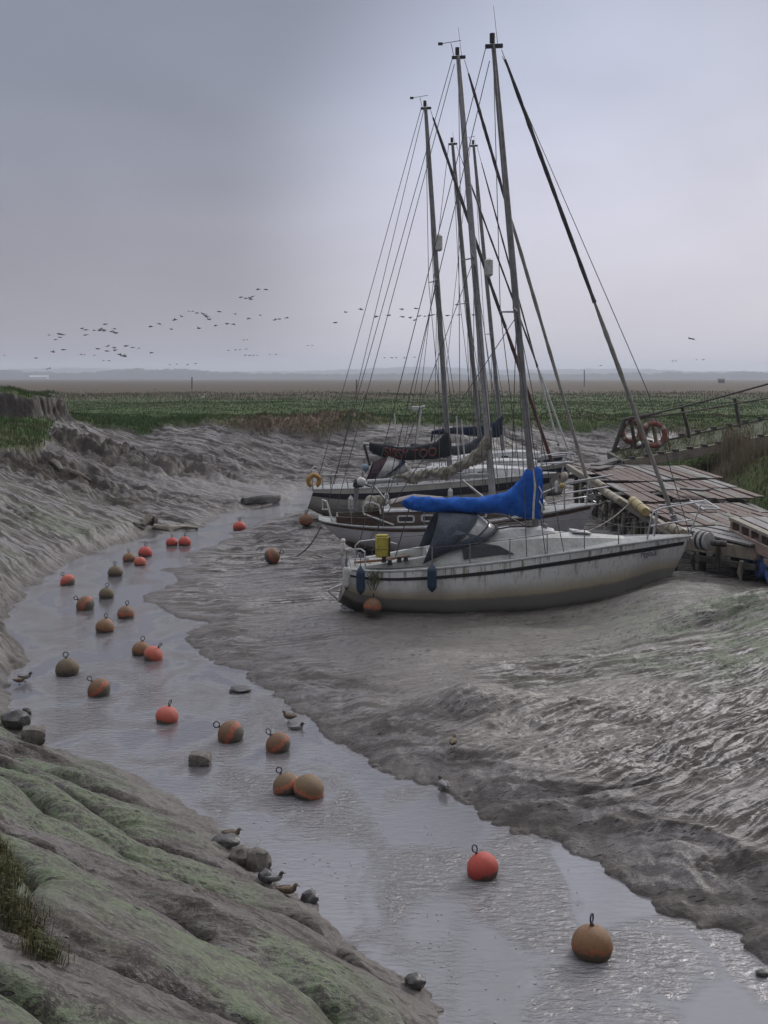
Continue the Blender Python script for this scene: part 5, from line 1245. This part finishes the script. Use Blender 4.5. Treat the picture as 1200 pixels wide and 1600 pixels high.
mb = MB(); mb.sphere((0, 0, .12), .13, 14, 10, sc=(1, 1, 1.25)); mb.build('fender_body', worn('pale_fender', (.42, .36, .30), (.3, .25, .2), 8), r)
mb = MB(); mb.tube([(0, 0, .26), (0, 0, .34)], .02, 6); mb.build('lanyard', rope_m, r)
q = fr2.W(fr2.L(878, 759, -.95)); r = empty('fender', q); tag(r, 'yellow ball fender low on the bow rail of the brown cabined yacht', 'fender', 'fenders hung over the sides')
mb = MB(); mb.sphere((0, 0, 0), .10, 14, 10); mb.build('fender_body', worn('yellow_fender', (.42, .33, .10), (.3, .22, .08), 8), r)
mb = MB(); mb.tube([(0, 0, .1), (0, 0, .2)], .015, 6); mb.build('lanyard', rope_m, r)
fender(fr2, 869.5, 750, 771, 5.5, -.9, white_p, 'slim white fender standing at the bow of the brown cabined yacht')

# ---------------------------------------------------------------- third boat, navy stripe, lettered sail cover
fr3 = Frame(484, 48.5, 2.0)
b3 = empty('sailing_boat', fr3.O, fr3.a); tag(b3, 'cream yacht with navy stripe along its hull and lettered charcoal sail cover', 'sailing boat', 'sailing boats aground at the jetty')
hm3 = hull_mat('hull_cream', (.46, .45, .41), (.34, .32, .28), (.23, .21, .18), (.07, .06, .05), .06, .16, .2)
hull3, z3f, h3f, xa3, xb3 = make_hull(fr3, b3, [(490, 765, 1.0), (545, 764, 1.4), (610, 761, 1.65), (700, 754, 1.75), (780, 747, 1.45), (835, 742, .8), (870, 739, .02)],
    (480, 794), (845, 785), [(478, 794), (502, 806), (527, 814), (600, 822), (750, 815), (845, 790)], hm3, stripe=(.70, .86, .70, .88), stripe_mat=worn('navy_stripe', (.018, .022, .035), (.03, .03, .04), 5, .4), rail=.035)
def X3(px, py=760, side=-.8): return fr3.L(px, py, side).x
cab3 = cabin([(X3(588), 1.1, .9, z3f(X3(588)), z3f(X3(588)) + .22), (X3(620), 1.15, .95, z3f(X3(620)), z3f(X3(620)) + .45), (X3(700), 1.15, .95, z3f(X3(700)), z3f(X3(700)) + .50), (X3(770), 1.0, .8, z3f(X3(770)), z3f(X3(770)) + .42), (X3(830), .6, .45, z3f(X3(830)), z3f(X3(830)) + .22), (X3(850), .35, .2, z3f(X3(850)), z3f(X3(850)) + .05)], gel2, b3)
for px, hw in ((608, .55), (722, .33), (755, .28)):
    for sg in (-1, 1):
        x = X3(px); mb = MB(); mb.box((x, sg * 1.035, z3f(x) + .24), (hw * 2, .05, .09)); mb.build('window', glass, cab3, bevel=.02)
cov3, sf3 = bundle(fr3, b3, [(577, 692, 704, .10), (583, 692, 709, .20), (600, 694, 714, .24), (624, 698, 718, .26), (645, 698, 719, .26), (663, 695, 718, .26), (680, 691, 717, .26), (688, 685, 716, .26), (696, 674, 715, .24), (702, 676, 714, .18), (705, 690, 710, .10)], canvas_k, ex=3.0, wr=.010, sub=5, seed=2)
lettering(fr3, cov3, 'SISSY TOO', fr3.L(600, 706, -.26).x, fr3.L(682, 706, -.26).x, lambda x: sf3.zc(x) - .21, .40, sf3, lett_r, 'cover_lettering', off=.055, thick=.006, font_bold=.012)
bm_ = MB(); bm_.tube([fr3.L(568, 693), fr3.L(700, 708)], .06, 8); bm_.build('boom', gel2, b3)
ms = MB(); ms.tube([fr3.L(569, 695), fr3.L(578, 727)], .06, 6); ms.build('mainsheet', black, b3)
SA, SB, SC_ = arch(fr3, (573, 758), (584, 722), 1.0), arch(fr3, (585, 752), (607, 711), 1.0), arch(fr3, (602, 746), (628, 719), .95)
mb = MB(); mb.loft([SA, SB], closed=False); s3 = mb.build('sprayhood', canvas_m, b3, angle=80); s3.modifiers.new('s', 'SOLIDIFY').thickness = .02
mb = MB(); mb.loft([SB, SC_, arch(fr3, (612, 746), (642, 730), .85)], closed=False); o = mb.build('hood_window', vinyl, s3, angle=80); o.modifiers.new('s', 'SOLIDIFY').thickness = .012
mb = MB(); mb.loft([[(p[0], p[1] * 1.02, p[2] + .03) for p in SC_], [(p[0], p[1] * 1.02, p[2] + .03) for p in arch(fr3, (603, 746), (634, 722), .95)]], closed=False); o = mb.build('hood_edge', canvas_n, s3, angle=80); o.modifiers.new('s', 'SOLIDIFY').thickness = .03
mast3, T3, B3 = rig(fr3, b3, (665, 168), (703, 736), .095, z3f, h3f, X3(494), fr3.L(868, 740).x, [(681, 439, 1.35)], furl=(.02, .60, .97, .075, furl_d, furl_r), mast_mat=alu_d, vane=True, antenna=.3, shroud_x=(.0, -.6, .6), fore_px=(868, 738),
    extras=[((662, 172), (520, 765, .9)), ((681, 439), (620, 757, -1.4))], wr=.015)
rr3 = MB(); T = fr3.L(685.5, 380); rr3.tube([T + Vector((0, -.14, -.38)), T + Vector((0, -.14, -.3)), T + Vector((0, -.14, .3)), T + Vector((0, -.14, .38))], [.07, .16, .16, .07], 12); rr3.build('radar_reflector', white_p, mast3)
stanchions(fr3, b3, [X3(517), X3(567), X3(620), X3(673), X3(730), X3(790)], z3f, h3f, .7, alu_d, (.66, .35), rr=.02, a=X3(495), b=X3(848))
rail_tube(fr3, b3, [[(845, 742, -.7), (846, 713, -.7), (866, 709, -.3), (891, 707, .0), (899, 709, .1), (870, 712, .6), (852, 713, .7)], [(846, 725, -.7), (890, 722, 0)], [(878, 739, 0), (885, 708, 0)]], 'bow_rail', .035)
rail_tube(fr3, b3, [[(489, 768, -.9), (487, 733, -.9), (491, 729, -.8), (496, 731, -.7), (500, 742, -.6)], [(503, 742, -1.1), (537, 742, -1.3), (543, 754, -1.35), (544, 764, -1.4)], [(503, 742, -1.1), (505, 766, -1.2)], [(499, 764, .8), (504, 731, .9), (530, 737, 1.1)]], 'stern_rail', .03)
mb = MB(); mb.loft([[(x, -.03, fr3.L(510, 800).z), (x + .15, -.03, fr3.L(510, 820).z), (x + .15, .03, fr3.L(510, 820).z), (x, .03, fr3.L(510, 800).z)] for x in (X3(503), X3(526))], caps=True); mb.build('rudder', varn, b3)
# yellow horseshoe buoy on its stern rail
q = fr3.W(fr3.L(490.5, 751, -1.05)); r = empty('horseshoe_lifebuoy', q, .2); tag(r, 'yellow horseshoe lifebuoy on the stern rail of the navy striped yacht', 'lifebuoy')
mb = MB(); mb.torus((0, 0, 0), .24, .10, 26, 10, axis='y', a0=-math.pi * .36, a1=math.pi * 1.36); mb.build('foam_ring', horse, r)
mb = MB()
for a_ in (.2, 1.57, 2.9): mb.torus((0, 0, 0), .24, .108, 3, 10, axis='y', a0=a_, a1=a_ + .2)
mb.build('strap', worn('faded_strap', (.35, .20, .05), (.2, .12, .04), 8), r)
q = fr3.W(fr3.L(571, 735, -1.1)); r = empty('fender', q); tag(r, 'pale blue ball fender beside the maroon sprayhood', 'fender', 'fenders hung over the sides')
mb = MB(); mb.sphere((0, 0, .12), .16, 14, 10, sc=(1, 1, 1.1)); mb.build('fender_body', worn('pale_blue', (.20, .27, .34), (.14, .18, .22), 6), r)
mb = MB(); mb.tube([(0, 0, -.1), (0, 0, .0)], .03, 6); mb.build('valve', black, r)
fender(fr3, 548, 774, 800, 9, -1.55, white_p, 'white pointed fender low on the stern side of the navy striped yacht')
fender(fr3, 604, 769, 790, 8, -1.80, white_p, 'white pointed fender behind the brown hatch, on the navy striped yacht')
fender(fr3, 703.5, 762, 785, 8, -1.85, white_p, 'white pointed fender between the brown hatch and the beige mast')

# ---------------------------------------------------------------- fourth and fifth boats behind
def back_boat(px0, Yc, label, sheer, bots, sb, st, cab, mast_top, mast_foot, spr, fore, coverspec, cmat, cname, furl, vane, extra_poles=()):
    fr = Frame(px0, Yc, 1.0); b = empty('sailing_boat', fr.O, fr.a); tag(b, label, 'sailing boat', 'sailing boats aground at the jetty')
    hull, zf, hf, xa, xb = make_hull(fr, b, sheer, sb, st, bots, hm3 if cname != 'x' else hm2, stripe=(.74, .86, .74, .88), stripe_mat=canvas_n, rail=.035)
    cb = cabin([(fr.L(p, 740, -.7).x, w0, w1, zf(fr.L(p, 740, -.7).x), zf(fr.L(p, 740, -.7).x) + hh) for p, w0, w1, hh in cab], gel2, b)
    for k in range(3):
        x = fr.L(cab[1][0] + 14 + k * 22, 740, -.7).x
        mb = MB(); mb.box((x, -1.0, zf(x) + .24), (.4, .12, .12)); mb.build('window', glass, cb, bevel=.02)
    bundle(fr, b, coverspec, cmat, ex=2.6, wr=.012, seed=7)
    c0, c1 = coverspec[0], coverspec[-2]
    mb = MB(); mb.tube([fr.L(c0[0] - 4, (c0[1] + c0[2]) / 2), fr.L(c1[0], c1[2] - 3)], .06, 8); mb.build('boom', alu, b)
    rig(fr, b, mast_top, mast_foot, .095, zf, hf, xa + .3, xb, spr, furl=furl, mast_mat=alu_d, antenna=.6, vane=vane, fore_px=fore, shroud_x=(0, -.5, .5), wr=.016)
    n_ = 5; stanchions(fr, b, [xa + (xb - xa) * k / n_ for k in range(1, n_)], zf, hf, .7, alu_d, (.66,), rr=.022)
    for (a, c, r_) in extra_poles: rail_tube(fr, b, [[a, c]], 'ensign_pole', r_, white_p)
    return fr, b
fr4, b4 = back_boat(636, 57.5, 'pale yacht behind the lettered cover, with slate grey sail cover and white aerial pole', [(636, 744, 1.1), (690, 744, 1.5), (760, 738, 1.6), (840, 730, 1.2), (896, 722, .02)], [(636, 762), (700, 780), (860, 776)], (632, 762), (875, 770),
    [(668, 1.0, .85, .3), (700, 1.05, .9, .5), (780, 1.0, .8, .5), (840, .6, .45, .25)], (707, 224), (753, 720), [(730, 474, 1.15)], (894, 720),
    [(641, 693, 702, .14), (660, 694, 706, .22), (690, 697, 711, .26), (715, 696, 711, .26), (735, 691, 708, .26), (745, 684, 704, .24), (752, 678, 700, .18), (755, 682, 697, .1)], canvas_s, 'a', (.05, .7, .96, .05, wire, white_p), False,
    [((616, 646, -.5), (621, 694, -.5), .03), ((626, 669, -.5), (629, 696, -.5), .03), ((713, 650, -1.2), (717, 716, -1.2), .035), ((721, 656, -1.2), (726, 716, -1.2), .035)])
mb = MB(); mb.tube([fr4.L(651, 692), fr4.L(658, 637)], .055, 8); mb.tube([fr4.L(655, 637), fr4.L(664, 635)], .07, 8); mb.build('aerial_mast', white_p, b4)
mb = MB(); mb.box(fr4.L(648, 638), (.42, .3, .24)); mb.build('radar_box', white_p, b4, bevel=.04)
fr5, b5 = back_boat(676, 65.5, 'rearmost yacht with navy sail cover, mostly hidden behind the others', [(676, 728, 1.1), (730, 727, 1.5), (800, 720, 1.5), (850, 714, 1.0), (884, 708, .02)], [(676, 745), (740, 758), (870, 750)], (672, 745), (868, 745),
    [(705, 1.0, .85, .3), (730, 1.05, .9, .5), (800, 1.0, .8, .5), (845, .6, .45, .25)], (740, 227), (786, 706), [(765, 522, 1.3)], (876, 708),
    [(674, 674, 678, .06), (684, 671, 678, .14), (705, 668, 677, .18), (730, 667, 680, .24), (755, 664, 683, .28), (772, 660, 684, .28), (779, 652, 683, .24), (785, 650, 680, .14)], canvas_n, 'x', (.05, .72, .96, .05, wire, white_p), True)
mb = MB(); mb.tube([fr5.L(676, 676), fr5.L(674, 690)], .06, 6); mb.build('mainsheet', black, b5)

# ================================================================== jetty of boards on piles
plank_r = worn('red_brown_board', (.072, .038, .030), (.120, .078, .064), 2.2, .75, stretch=(3, .5, 1), bump=.5, bscale=18)
plank_g = worn('grey_board', (.125, .12, .118), (.20, .19, .185), 2.2, .7, stretch=(3, .5, 1), bump=.5, bscale=18)
plank_d = worn('dark_board', (.08, .072, .066), (.14, .125, .11), 2.2, .75, stretch=(3, .5, 1), bump=.5, bscale=18)
pale_t = worn('pale_timber', (.27, .24, .19), (.17, .15, .12), 3, .8, stretch=(.6, 3, 1), bump=.4)
pink_t = worn('pallet_timber', (.27, .19, .155), (.19, .135, .11), 3, .8, bump=.4)
blue_b = worn('blue_plastic', (.06, .14, .36), (.11, .14, .20), 3, .5, lo=.5, hi=.8)
weed = worn('hanging_weed', (.03, .033, .02), (.07, .062, .045), 8, .8)
creamp = worn('cream_fender', (.30, .27, .20), (.20, .17, .11), 6, .6)
yelp = worn('yellow_fender_roll', (.36, .28, .11), (.22, .17, .075), 6, .6)
ring_o = worn('orange_ring', (.26, .075, .045), (.18, .07, .05), 5, .65)
ring_w = worn('ring_band', (.42, .38, .34), (.28, .25, .22), 8, .7)

def XY(px, py, z=2.2):
    x, y = P(px, py, z); return Vector((x, y, z))
jt = empty('jetty', (10.5, 40, 0)); tag(jt, 'wooden jetty of tilted red brown and grey boards where the bows are tied up', 'jetty')
def J(v): return Vector(v) - Vector((10.5, 40, 0))
rj = random.Random(8)
def deck(c0, u, v, n, w, length, mats, name, tilt=(0, 0), gap=.05, pieces=1, missing=()):
    """boards run along u from corner c0, laid side by side along v"""
    u = Vector(u).normalized(); v = Vector(v).normalized()
    mb = MB()
    for i in range(n):
        t = 0.0
        for k in range(pieces):
            ln = length / pieces
            if (i, k) in missing: t += ln; continue
            a = c0 + v * (w * (i + .5)) + u * (t + rj.uniform(0, .06)); b = c0 + v * (w * (i + .5)) + u * (t + ln - rj.uniform(.02, .10))
            dz = rj.uniform(-.025, .025)
            za = tilt[0] * (i / n) + tilt[1] * (t / length) + dz; zb = tilt[0] * (i / n) + tilt[1] * ((t + ln) / length) + dz + rj.uniform(-.03, .03)
            mb.cur = rj.choices(range(len(mats)), weights=[8, 2, 1][:len(mats)])[0]
            mb.beam(J(a) + Vector((0, 0, za)), J(b) + Vector((0, 0, zb)), w - gap, .05)
            t += ln
    return mb.build(name, mats, jt, smooth=False)
U = (.02, -1, 0)
deck(Vector((8.55, 37.2, 2.17)), U, (1, .05, 0), 11, .335, 5.6, [plank_r, plank_d, plank_g], 'deck_section', (.02, .02), pieces=2)
deck(Vector((8.7, 42.9, 2.30)), U, (1, .08, 0), 13, .345, 5.4, [plank_r, plank_d, plank_g], 'deck_section', (.12, -.10), pieces=2, missing=((3, 1),))
deck(Vector((8.95, 48.6, 2.42)), U, (1, .12, 0), 13, .36, 5.4, [plank_r, plank_g, plank_d], 'deck_section', (.10, -.06), pieces=1)
deck(Vector((9.1, 53.0, 2.30)), U, (1, .08, 0), 9, .40, 4.2, [plank_g, plank_d], 'deck_section', (.05, .08), pieces=1)
U2 = (.36, -.93, 0)
deck(Vector((8.35, 31.9, 2.16)), U2, (.93, .36, 0), 9, .42, 3.6, [plank_g, plank_d], 'deck_section', (.06, -.03))
deck(Vector((12.2, 33.6, 2.20)), (1, -.25, 0), (.25, 1, 0), 8, .42, 5.0, [plank_g, plank_d], 'deck_section', (.02, .03))
# cross bearers, edge beams, piles
def jbeam(a, b, w, h, mat, name='beam'):
    mb = MB(); mb.beam(J(a), J(b), w, h); return mb.build(name, mat, jt, smooth=False, bevel=.012)
jbeam((8.42, 31.6, 1.98), (8.62, 43, 2.06), .18, .26, pale_t); jbeam((8.62, 43.05, 2.12), (8.95, 53, 2.16), .18, .26, pale_t)
jbeam((12.3, 31.6, 1.98), (13.2, 48, 2.1), .18, .24, dark_wood)
for y in (32.2, 34.6, 37.1, 40, 42.6, 45.6, 48.5, 51.6): jbeam((8.3, y, 1.80), (13.0 if y > 40 else 12.4, y + .3, 1.82), .2, .2, dark_wood, 'bearer')
jbeam((8.25, 30.9, 1.86), (9.95, 28.75, 1.84), .34, .34, pale_t); jbeam((8.75, 30.75, 2.06), (10.05, 29.0, 2.06), .14, .10, dark_wood)
jbeam((8.05, 30.95, 1.52), (9.8, 28.6, 1.50), .12, .16, dark_wood)
for (x, y) in [(8.35, 31.2), (8.9, 30.4), (9.5, 29.5), (8.5, 33), (8.52, 35), (8.55, 37), (8.6, 39), (8.65, 41), (8.7, 43), (8.75, 45), (8.85, 47), (8.9, 49), (9.0, 51), (10.4, 31.5), (10.4, 34.2), (10.4, 37), (10.5, 40), (10.5, 43), (12.2, 34), (12.4, 38), (12.8, 42), (13, 46)]:
    gz = ground_z(x, y); mb = MB(); lx = rj.uniform(-.08, .08)
    mb.tube([J((x + lx, y, gz - .4)), J((x, y, 2.05))], [.11, .10], 9); mb.build('pile', dark_wood, jt)
# weed and fenders of old rope hanging from the edge
for k in range(34):
    y = 28.9 + k * .62; x = 8.33 + .012 * k - .03 if y > 31.2 else 8.2 + (31 - y) * .72
    if y < 31.2: x -= .14
    zt = rj.uniform(1.6, 1.95); ln = rj.uniform(.35, .95); mb = MB()
    mb.tube([J((x - .06, y, zt)), J((x - .09 + rj.uniform(-.05, .05), y + rj.uniform(-.12, .12), zt - ln * .6)), J((x - .07, y + rj.uniform(-.15, .15), zt - ln))], [rj.uniform(.03, .06), rj.uniform(.04, .09), .02], 7)
    mb.build('weed_strand', weed if k % 3 else pale_t, jt)
# things tied along the edge
def roll(px0, py0, px1, py1, z, R, mat, label, bands=0):
    R *= .82
    a, b = XY(px0, py0, z), XY(px1, py1, z); r = empty('fender_roll', a); tag(r, label, 'fender', 'rolled fenders along the jetty edge')
    mb = MB(); d = b - a; mb.tube([d * 0, d * .04, d * .5, d * .96, d], [R * .8, R, R * 1.02, R, R * .8], 14); mb.build('fender_body', mat, r, angle=50)
    for t_ in (.3, .72):
        mb = MB(); mb.tube([d * t_ - d.normalized() * .03, d * t_ + d.normalized() * .03], R * 1.06, 14); mb.build('lashing', black, r)
roll(988, 782, 1009, 800, 2.28, .20, yelp, 'fat yellow roll fender with black lashings on the jetty edge')
roll(948, 769, 968, 783, 2.25, .16, creamp, 'slim cream roll fender left of the yellow one on the jetty edge')
roll(928, 750, 943, 760, 2.25, .15, creamp, 'farthest pale roll fender, by the bow of the brown cabined yacht')
roll(1044, 822, 1068, 833, 2.2, .17, creamp, 'cream roll fender just above the bow of the nearest yacht')
roll(1090, 843, 1109, 846, 2.12, .30, worn('white_roll', (.40, .39, .38), (.27, .26, .24), 6), 'big white drum fender at the corner post by the nearest bow')
roll(1111, 848, 1135, 850, 2.1, .10, dark_wood, 'dark pipe beside the big white drum fender')
# little ladder lying on the boards
a, b = XY(1101, 781, 2.3), XY(1125, 796, 2.3); r = empty('ladder', a, 0); tag(r, 'small pale metal ladder lying flat on the red brown boards', 'ladder')
d = b - a; s_ = Vector((-.55, -.15, 0))
for k in (0, 1):
    mb = MB(); mb.beam(s_ * k, d + s_ * k, .05, .05); mb.build('rail', steel, r)
for k in range(7):
    mb = MB(); mb.tube([d * (k + .5) / 7, d * (k + .5) / 7 + s_], .02, 6); mb.build('rung', steel, r)
# board lying loose
for (q0, q1, lab) in [((1068, 763), (1105, 766), 'loose grey board lying across the red brown decking'), ((931, 727), (975, 714), 'loose dark board on the far end of the jetty below the life rings'), ((928, 733), (952, 728), 'short splintered board at the far end of the jetty')]:
    mb = MB(); a, b = XY(q0[0], q0[1], 2.55), XY(q1[0], q1[1], 2.55); mb.beam(a, b, .5, .06); tag(mb.build('loose_board', plank_d, smooth=False), lab, 'board', 'loose boards on the jetty')

# pallet platform over blue drums at the right edge
pf = empty('pallet_platform', (9.9, 31, 1.2)); tag(pf, 'timber pallet float with pale top boards at the right edge of the photo', 'pallet float')
def PFb(a, b, w, h, mat, name):
    mb = MB(); mb.beam(Vector(a) - Vector((9.9, 31, 1.2)), Vector(b) - Vector((9.9, 31, 1.2)), w, h); return mb.build(name, mat, pf, smooth=False, bevel=.01)
for k in range(9):
    x = 10.0 + k * .42
    PFb((x, 31.2 + k * .12, 2.46), (x - .12, 26.3 + k * .12, 2.44), .36 if k else .22, .05 if k else .09, plank_g if k else pale_t, 'top_board')
for k in range(6):
    y = 30.9 - k * .85; PFb((9.86 - k * .02, y, 2.30), (13.4, y + .9, 2.30), .12, .22, pink_t, 'cross_bearer')
for j, z_ in enumerate((2.06,)):
    PFb((9.85, 31.0, z_), (9.75, 26.4, z_ - .02), .06, .30, pink_t, 'side_board')
for k in range(5): PFb((9.80, 30.6 - k * .9, 1.80), (9.80, 30.3 - k * .9, 1.80), .14, .14, pink_t, 'spacer_block')
for k in range(5):
    y = 30.6 - k * .88; q = Vector((9.98, y, 1.48)); r = empty('blue_drum', q); tag(r, ['farthest', 'second farthest', 'middle', 'second nearest', 'nearest'][k] + ' of the blue plastic drums under the pallet float', 'drum', 'blue drums under the pallet float')
    mb = MB(); mb.tube([(-.1, 0, 0), (-.06, 0, 0), (.2, 0, 0), (.25, 0, 0), (.5, 0, 0), (.55, 0, 0), (.95, 0, 0)], [.27, .30, .30, .315, .315, .30, .30], 20); mb.build('drum_body', blue_b, r, angle=50)
    mb = MB(); mb.tube([(-.13, .1, .1), (-.1, .1, .1)], .05, 10); mb.build('bung', fend_b, r)

# gangway: earth and grass held between two timber beams
gw = empty('gangway', (14.2, 52, 2.4)); tag(gw, 'grassy gangway between two long timber beams climbing to the right', 'gangway')
G0 = Vector((14.2, 52, 2.4))
def GB(a, b, w, h, mat, name):
    mb = MB(); mb.beam(a - G0, b - G0, w, h); return mb.build(name, mat, gw, smooth=False, bevel=.015)
n0, n1 = PY(976, 726, 51.3), PY(1200, 687, 52.2); n1 = n0 + (n1 - n0) * 1.7
m0, m1 = PY(951, 711, 55.8), PY(1200, 658, 57.5); m1 = m0 + (m1 - m0) * 1.7
GB(n0, n1, .18, .44, pale_t, 'beam'); GB(m0, m1, .16, .36, dark_wood, 'beam'); GB(n0, m0, .16, .34, dark_wood, 'end_beam')
mb = MB(); e = Vector((0, 0, .10)); mb.add([n0 - G0 + e, n1 - G0 + e, m1 - G0 + e, m0 - G0 + e, n0 - G0 - e * 2, n1 - G0 - e * 2, m1 - G0 - e * 2, m0 - G0 - e * 2], [(0, 1, 2, 3), (7, 6, 5, 4), (0, 4, 5, 1), (1, 5, 6, 2), (2, 6, 7, 3), (3, 7, 4, 0)])
mb.build('turf_top', worn('turf', (.05, .07, .025), (.10, .10, .045), 2, .9, bump=.8, bscale=10, bdist=.1), gw)
for k in range(17):
    for (a, b) in ((n0, n1), (m0, m1)):
        q = a.lerp(b, (k + .5) / 17) + Vector((0, 0, .26)); mb = MB(); mb.box(q - G0, (.28, .22, .12)); mb.build('peg', dark_wood, gw, smooth=False)
gl_ = MB()
for k in range(5200):
    t_, s_ = rj.random(), rj.random(); a = n0.lerp(n1, t_).lerp(m0.lerp(m1, t_), .04 + s_ * .92) - G0 + Vector((0, 0, .08)); h = rj.uniform(.08, .30) * (.6 + .7 * math.sin(t_ * 40) ** 2); w = .02; th = rj.uniform(0, 3.1)
    dx, dy = math.cos(th) * w, math.sin(th) * w; gl_.cur = 0 if rj.random() < .68 else 1
    gl_.add([a + Vector((-dx, -dy, 0)), a + Vector((dx, dy, 0)), a + Vector((rj.uniform(-.1, .1), rj.uniform(-.1, .1), h))], [(0, 1, 2)])
tag(gl_.build('turf_blades', [worn('blade_green', (.065, .09, .03), (.10, .11, .05), 2, .9, bump=0), worn('blade_dry', (.17, .14, .08), (.2, .16, .1), 2, .9, bump=0)], gw, smooth=False), kind='stuff')

# frame that carries the life rings, handrail along the gangway
rk = empty('ring_stand', XY(985, 705, 2.6)); tag(rk, 'rough trestle of poles at the end of the gangway that holds the life rings', 'ring stand')
R0 = Vector(rk.location); YR = 53.5
def RB(a, b, r_, mat, name='pole', Y0=YR, Y1=YR):
    mb = MB(); mb.tube([PY(a[0], a[1], Y0) - R0, PY(b[0], b[1], Y1) - R0], r_, 8); return mb.build(name, mat, rk)
RB((958, 706), (976, 655), .10, dark_wood); RB((985, 652), (993, 700), .09, dark_wood); RB((998, 716), (1017, 653), .09, pale_t); RB((1019, 654), (1028, 706), .10, pale_t)
RB((973, 656), (1024, 646), .09, old_wood, 'top_rail'); RB((990, 700), (1028, 692), .08, dark_wood, 'cross_rail')
for (cx, cy, rp, Yd, rx, lab) in ((986, 674, 15.5, 53.9, .25, 'smaller looking orange life ring, left one, half hidden by the leaning forestay'), (1021, 679, 17.5, 53.2, -.15, 'orange life ring on the right of the trestle with pale bands')):
    c = PY(cx, cy, Yd); r = empty('life_ring', c, rx); tag(r, lab, 'life ring', 'orange life rings on the trestle'); k = Yd / F
    mb = MB(); mb.torus((0, 0, 0), rp * k, 4.2 * k, 34, 12, axis='y'); mb.build('ring', ring_o, r)
    for a_ in (.5, 2.07, 3.64, 5.2):
        mb = MB(); mb.torus((0, 0, 0), rp * k, 4.6 * k, 4, 12, axis='y', a0=a_, a1=a_ + .28); mb.build('band', ring_w, r)
    mb = MB(); pts = [Vector((math.cos(a) * (rp + 4.8) * k, -.03, math.sin(a) * (rp + 4.8) * k)) * (1 + .03 * math.cos(4 * a)) for a in [2 * math.pi * i / 32 for i in range(33)]]; mb.tube(pts, .02, 5); mb.build('grab_line', rope_m, r)
hrl = empty('handrail', PY(1066, 672, 55)); tag(hrl, 'thin pole handrail with dark posts along the gangway', 'handrail'); R1 = Vector(hrl.location)
def HB_(pts, r_, mat, name):
    mb = MB(); mb.tube([PY(x, y, Y_) - R1 for x, y, Y_ in pts], r_, 7); return mb.build(name, mat, hrl)
HB_([(974, 655, 53.5), (1022, 646, 54), (1065, 636, 55), (1120, 622, 55.5), (1200, 600, 56), (1330, 560, 57)], .05, dark_wood, 'rail')
HB_([(996, 654, 53.5), (1080, 643, 54.5), (1165, 628, 56), (1260, 612, 57)], .045, old_wood, 'lower_rail')
for a, b, Y_ in (((1065, 632), (1078, 684), 55.2), ((1148, 622), (1156, 668), 56), ((1225, 592), (1232, 650), 56.5)): HB_([(a[0], a[1], Y_), (b[0], b[1], Y_)], .09, dark_wood, 'post')

# mooring lines
def line(p, q, sag, label, r_=.018, mat=None, name='mooring_line'):
    mb = MB(); n = 14; mb.tube([p.lerp(q, k / n) - Vector((0, 0, sag * math.sin(math.pi * k / n))) for k in range(n + 1)], r_, 6)
    return tag(mb.build(name, mat or rope_m), label, 'rope', 'mooring lines')
line(fr1.W(fr1.L(912, 833, .6)), XY(986, 784, 2.25), .12, 'pale mooring rope from the side deck of the nearest yacht to the yellow roll fender')
line(fr1.W(fr1.L(1060, 836, 0)), XY(1083, 838, 1.9), .03, 'short dark line from the bow of the nearest yacht to the jetty corner', mat=wire)
line(fr2.W(fr2.L(926, 790, 0)), XY(962, 771, 2.25), .08, 'pale mooring rope from the bow of the brown cabined yacht to the jetty edge')
line(fr2.W(fr2.L(905, 797, -.2)), XY(1040, 822, 2.1), .25, 'slack thin line from the brown cabined yacht along the jetty face', .012)
line(fr2.W(fr2.L(502, 823, 0)), on_ground(466, 869) + Vector((0, 0, .03)), .15, 'dark rope from the stern of the brown cabined yacht down to the mud', .022, wire)
line(on_ground(466, 869) + Vector((0, 0, .03)), on_ground(440, 879) + Vector((0, 0, .1)), .0, 'end of dark rope lying on the mud towards the stranded buoy', .02, wire)
line(PY(478, 811, 52.5), fr3.W(fr3.L(483, 790, 0)), .0, 'short line from the red brown shore buoy up to the stern above it', .02, wire)

# dry reeds by the gangway
def reeds(px, py, Y_, sx, hts, n, label):
    b = PY(px, py, Y_); b.z = max(ground_z(b.x, b.y) - .05, 0) if abs(b.z - ground_z(b.x, b.y)) < 2 else b.z
    mb = MB(); rk_ = random.Random(px); XY_ = [(rk_.gauss(0, sx), rk_.gauss(0, .5)) for _ in range(n)]
    zg, _ = terrain(np.array([[b.x + q[0] for q in XY_]]), np.array([[b.y + q[1] for q in XY_]]))
    for k in range(n):
        x, y = XY_[k]; zz = float(zg[0, k]) - b.z - .03; h = rk_.uniform(*hts); w = .018; lx, ly = rk_.gauss(0, .12) * h, rk_.gauss(0, .12) * h; th = rk_.uniform(0, 3.1); dx, dy = math.cos(th) * w, math.sin(th) * w
        mb.add([(x - dx, y - dy, zz), (x + dx, y + dy, zz), (x + dx * .7 + lx * .5, y + dy * .7 + ly * .5, zz + h * .6), (x + lx, y + ly, zz + h), (x - dx * .7 + lx * .5, y - dy * .7 + ly * .5, zz + h * .6)], [(0, 1, 2, 4), (4, 2, 3)])
    o = mb.build('reed_clump', worn('dry_reed_%d' % px, (.23, .185, .12), (.15, .12, .08), 3, .9, bump=0), smooth=False); o.location = b
    return tag(o, label, 'reeds', 'dry reeds by the gangway')
reeds(1146, 700, 50.5, .35, (.7, 2.0), 420, 'tall narrow clump of dry reeds rising in front of the gangway beam')
reeds(1165, 735, 47, 1.3, (.3, .9), 900, 'broad patch of reddish dry reeds on the bank below the gangway')
reeds(1120, 655, 80, 3.0, (.3, 1.0), 600, 'far patch of pale dry reeds above the gully beyond the gangway')
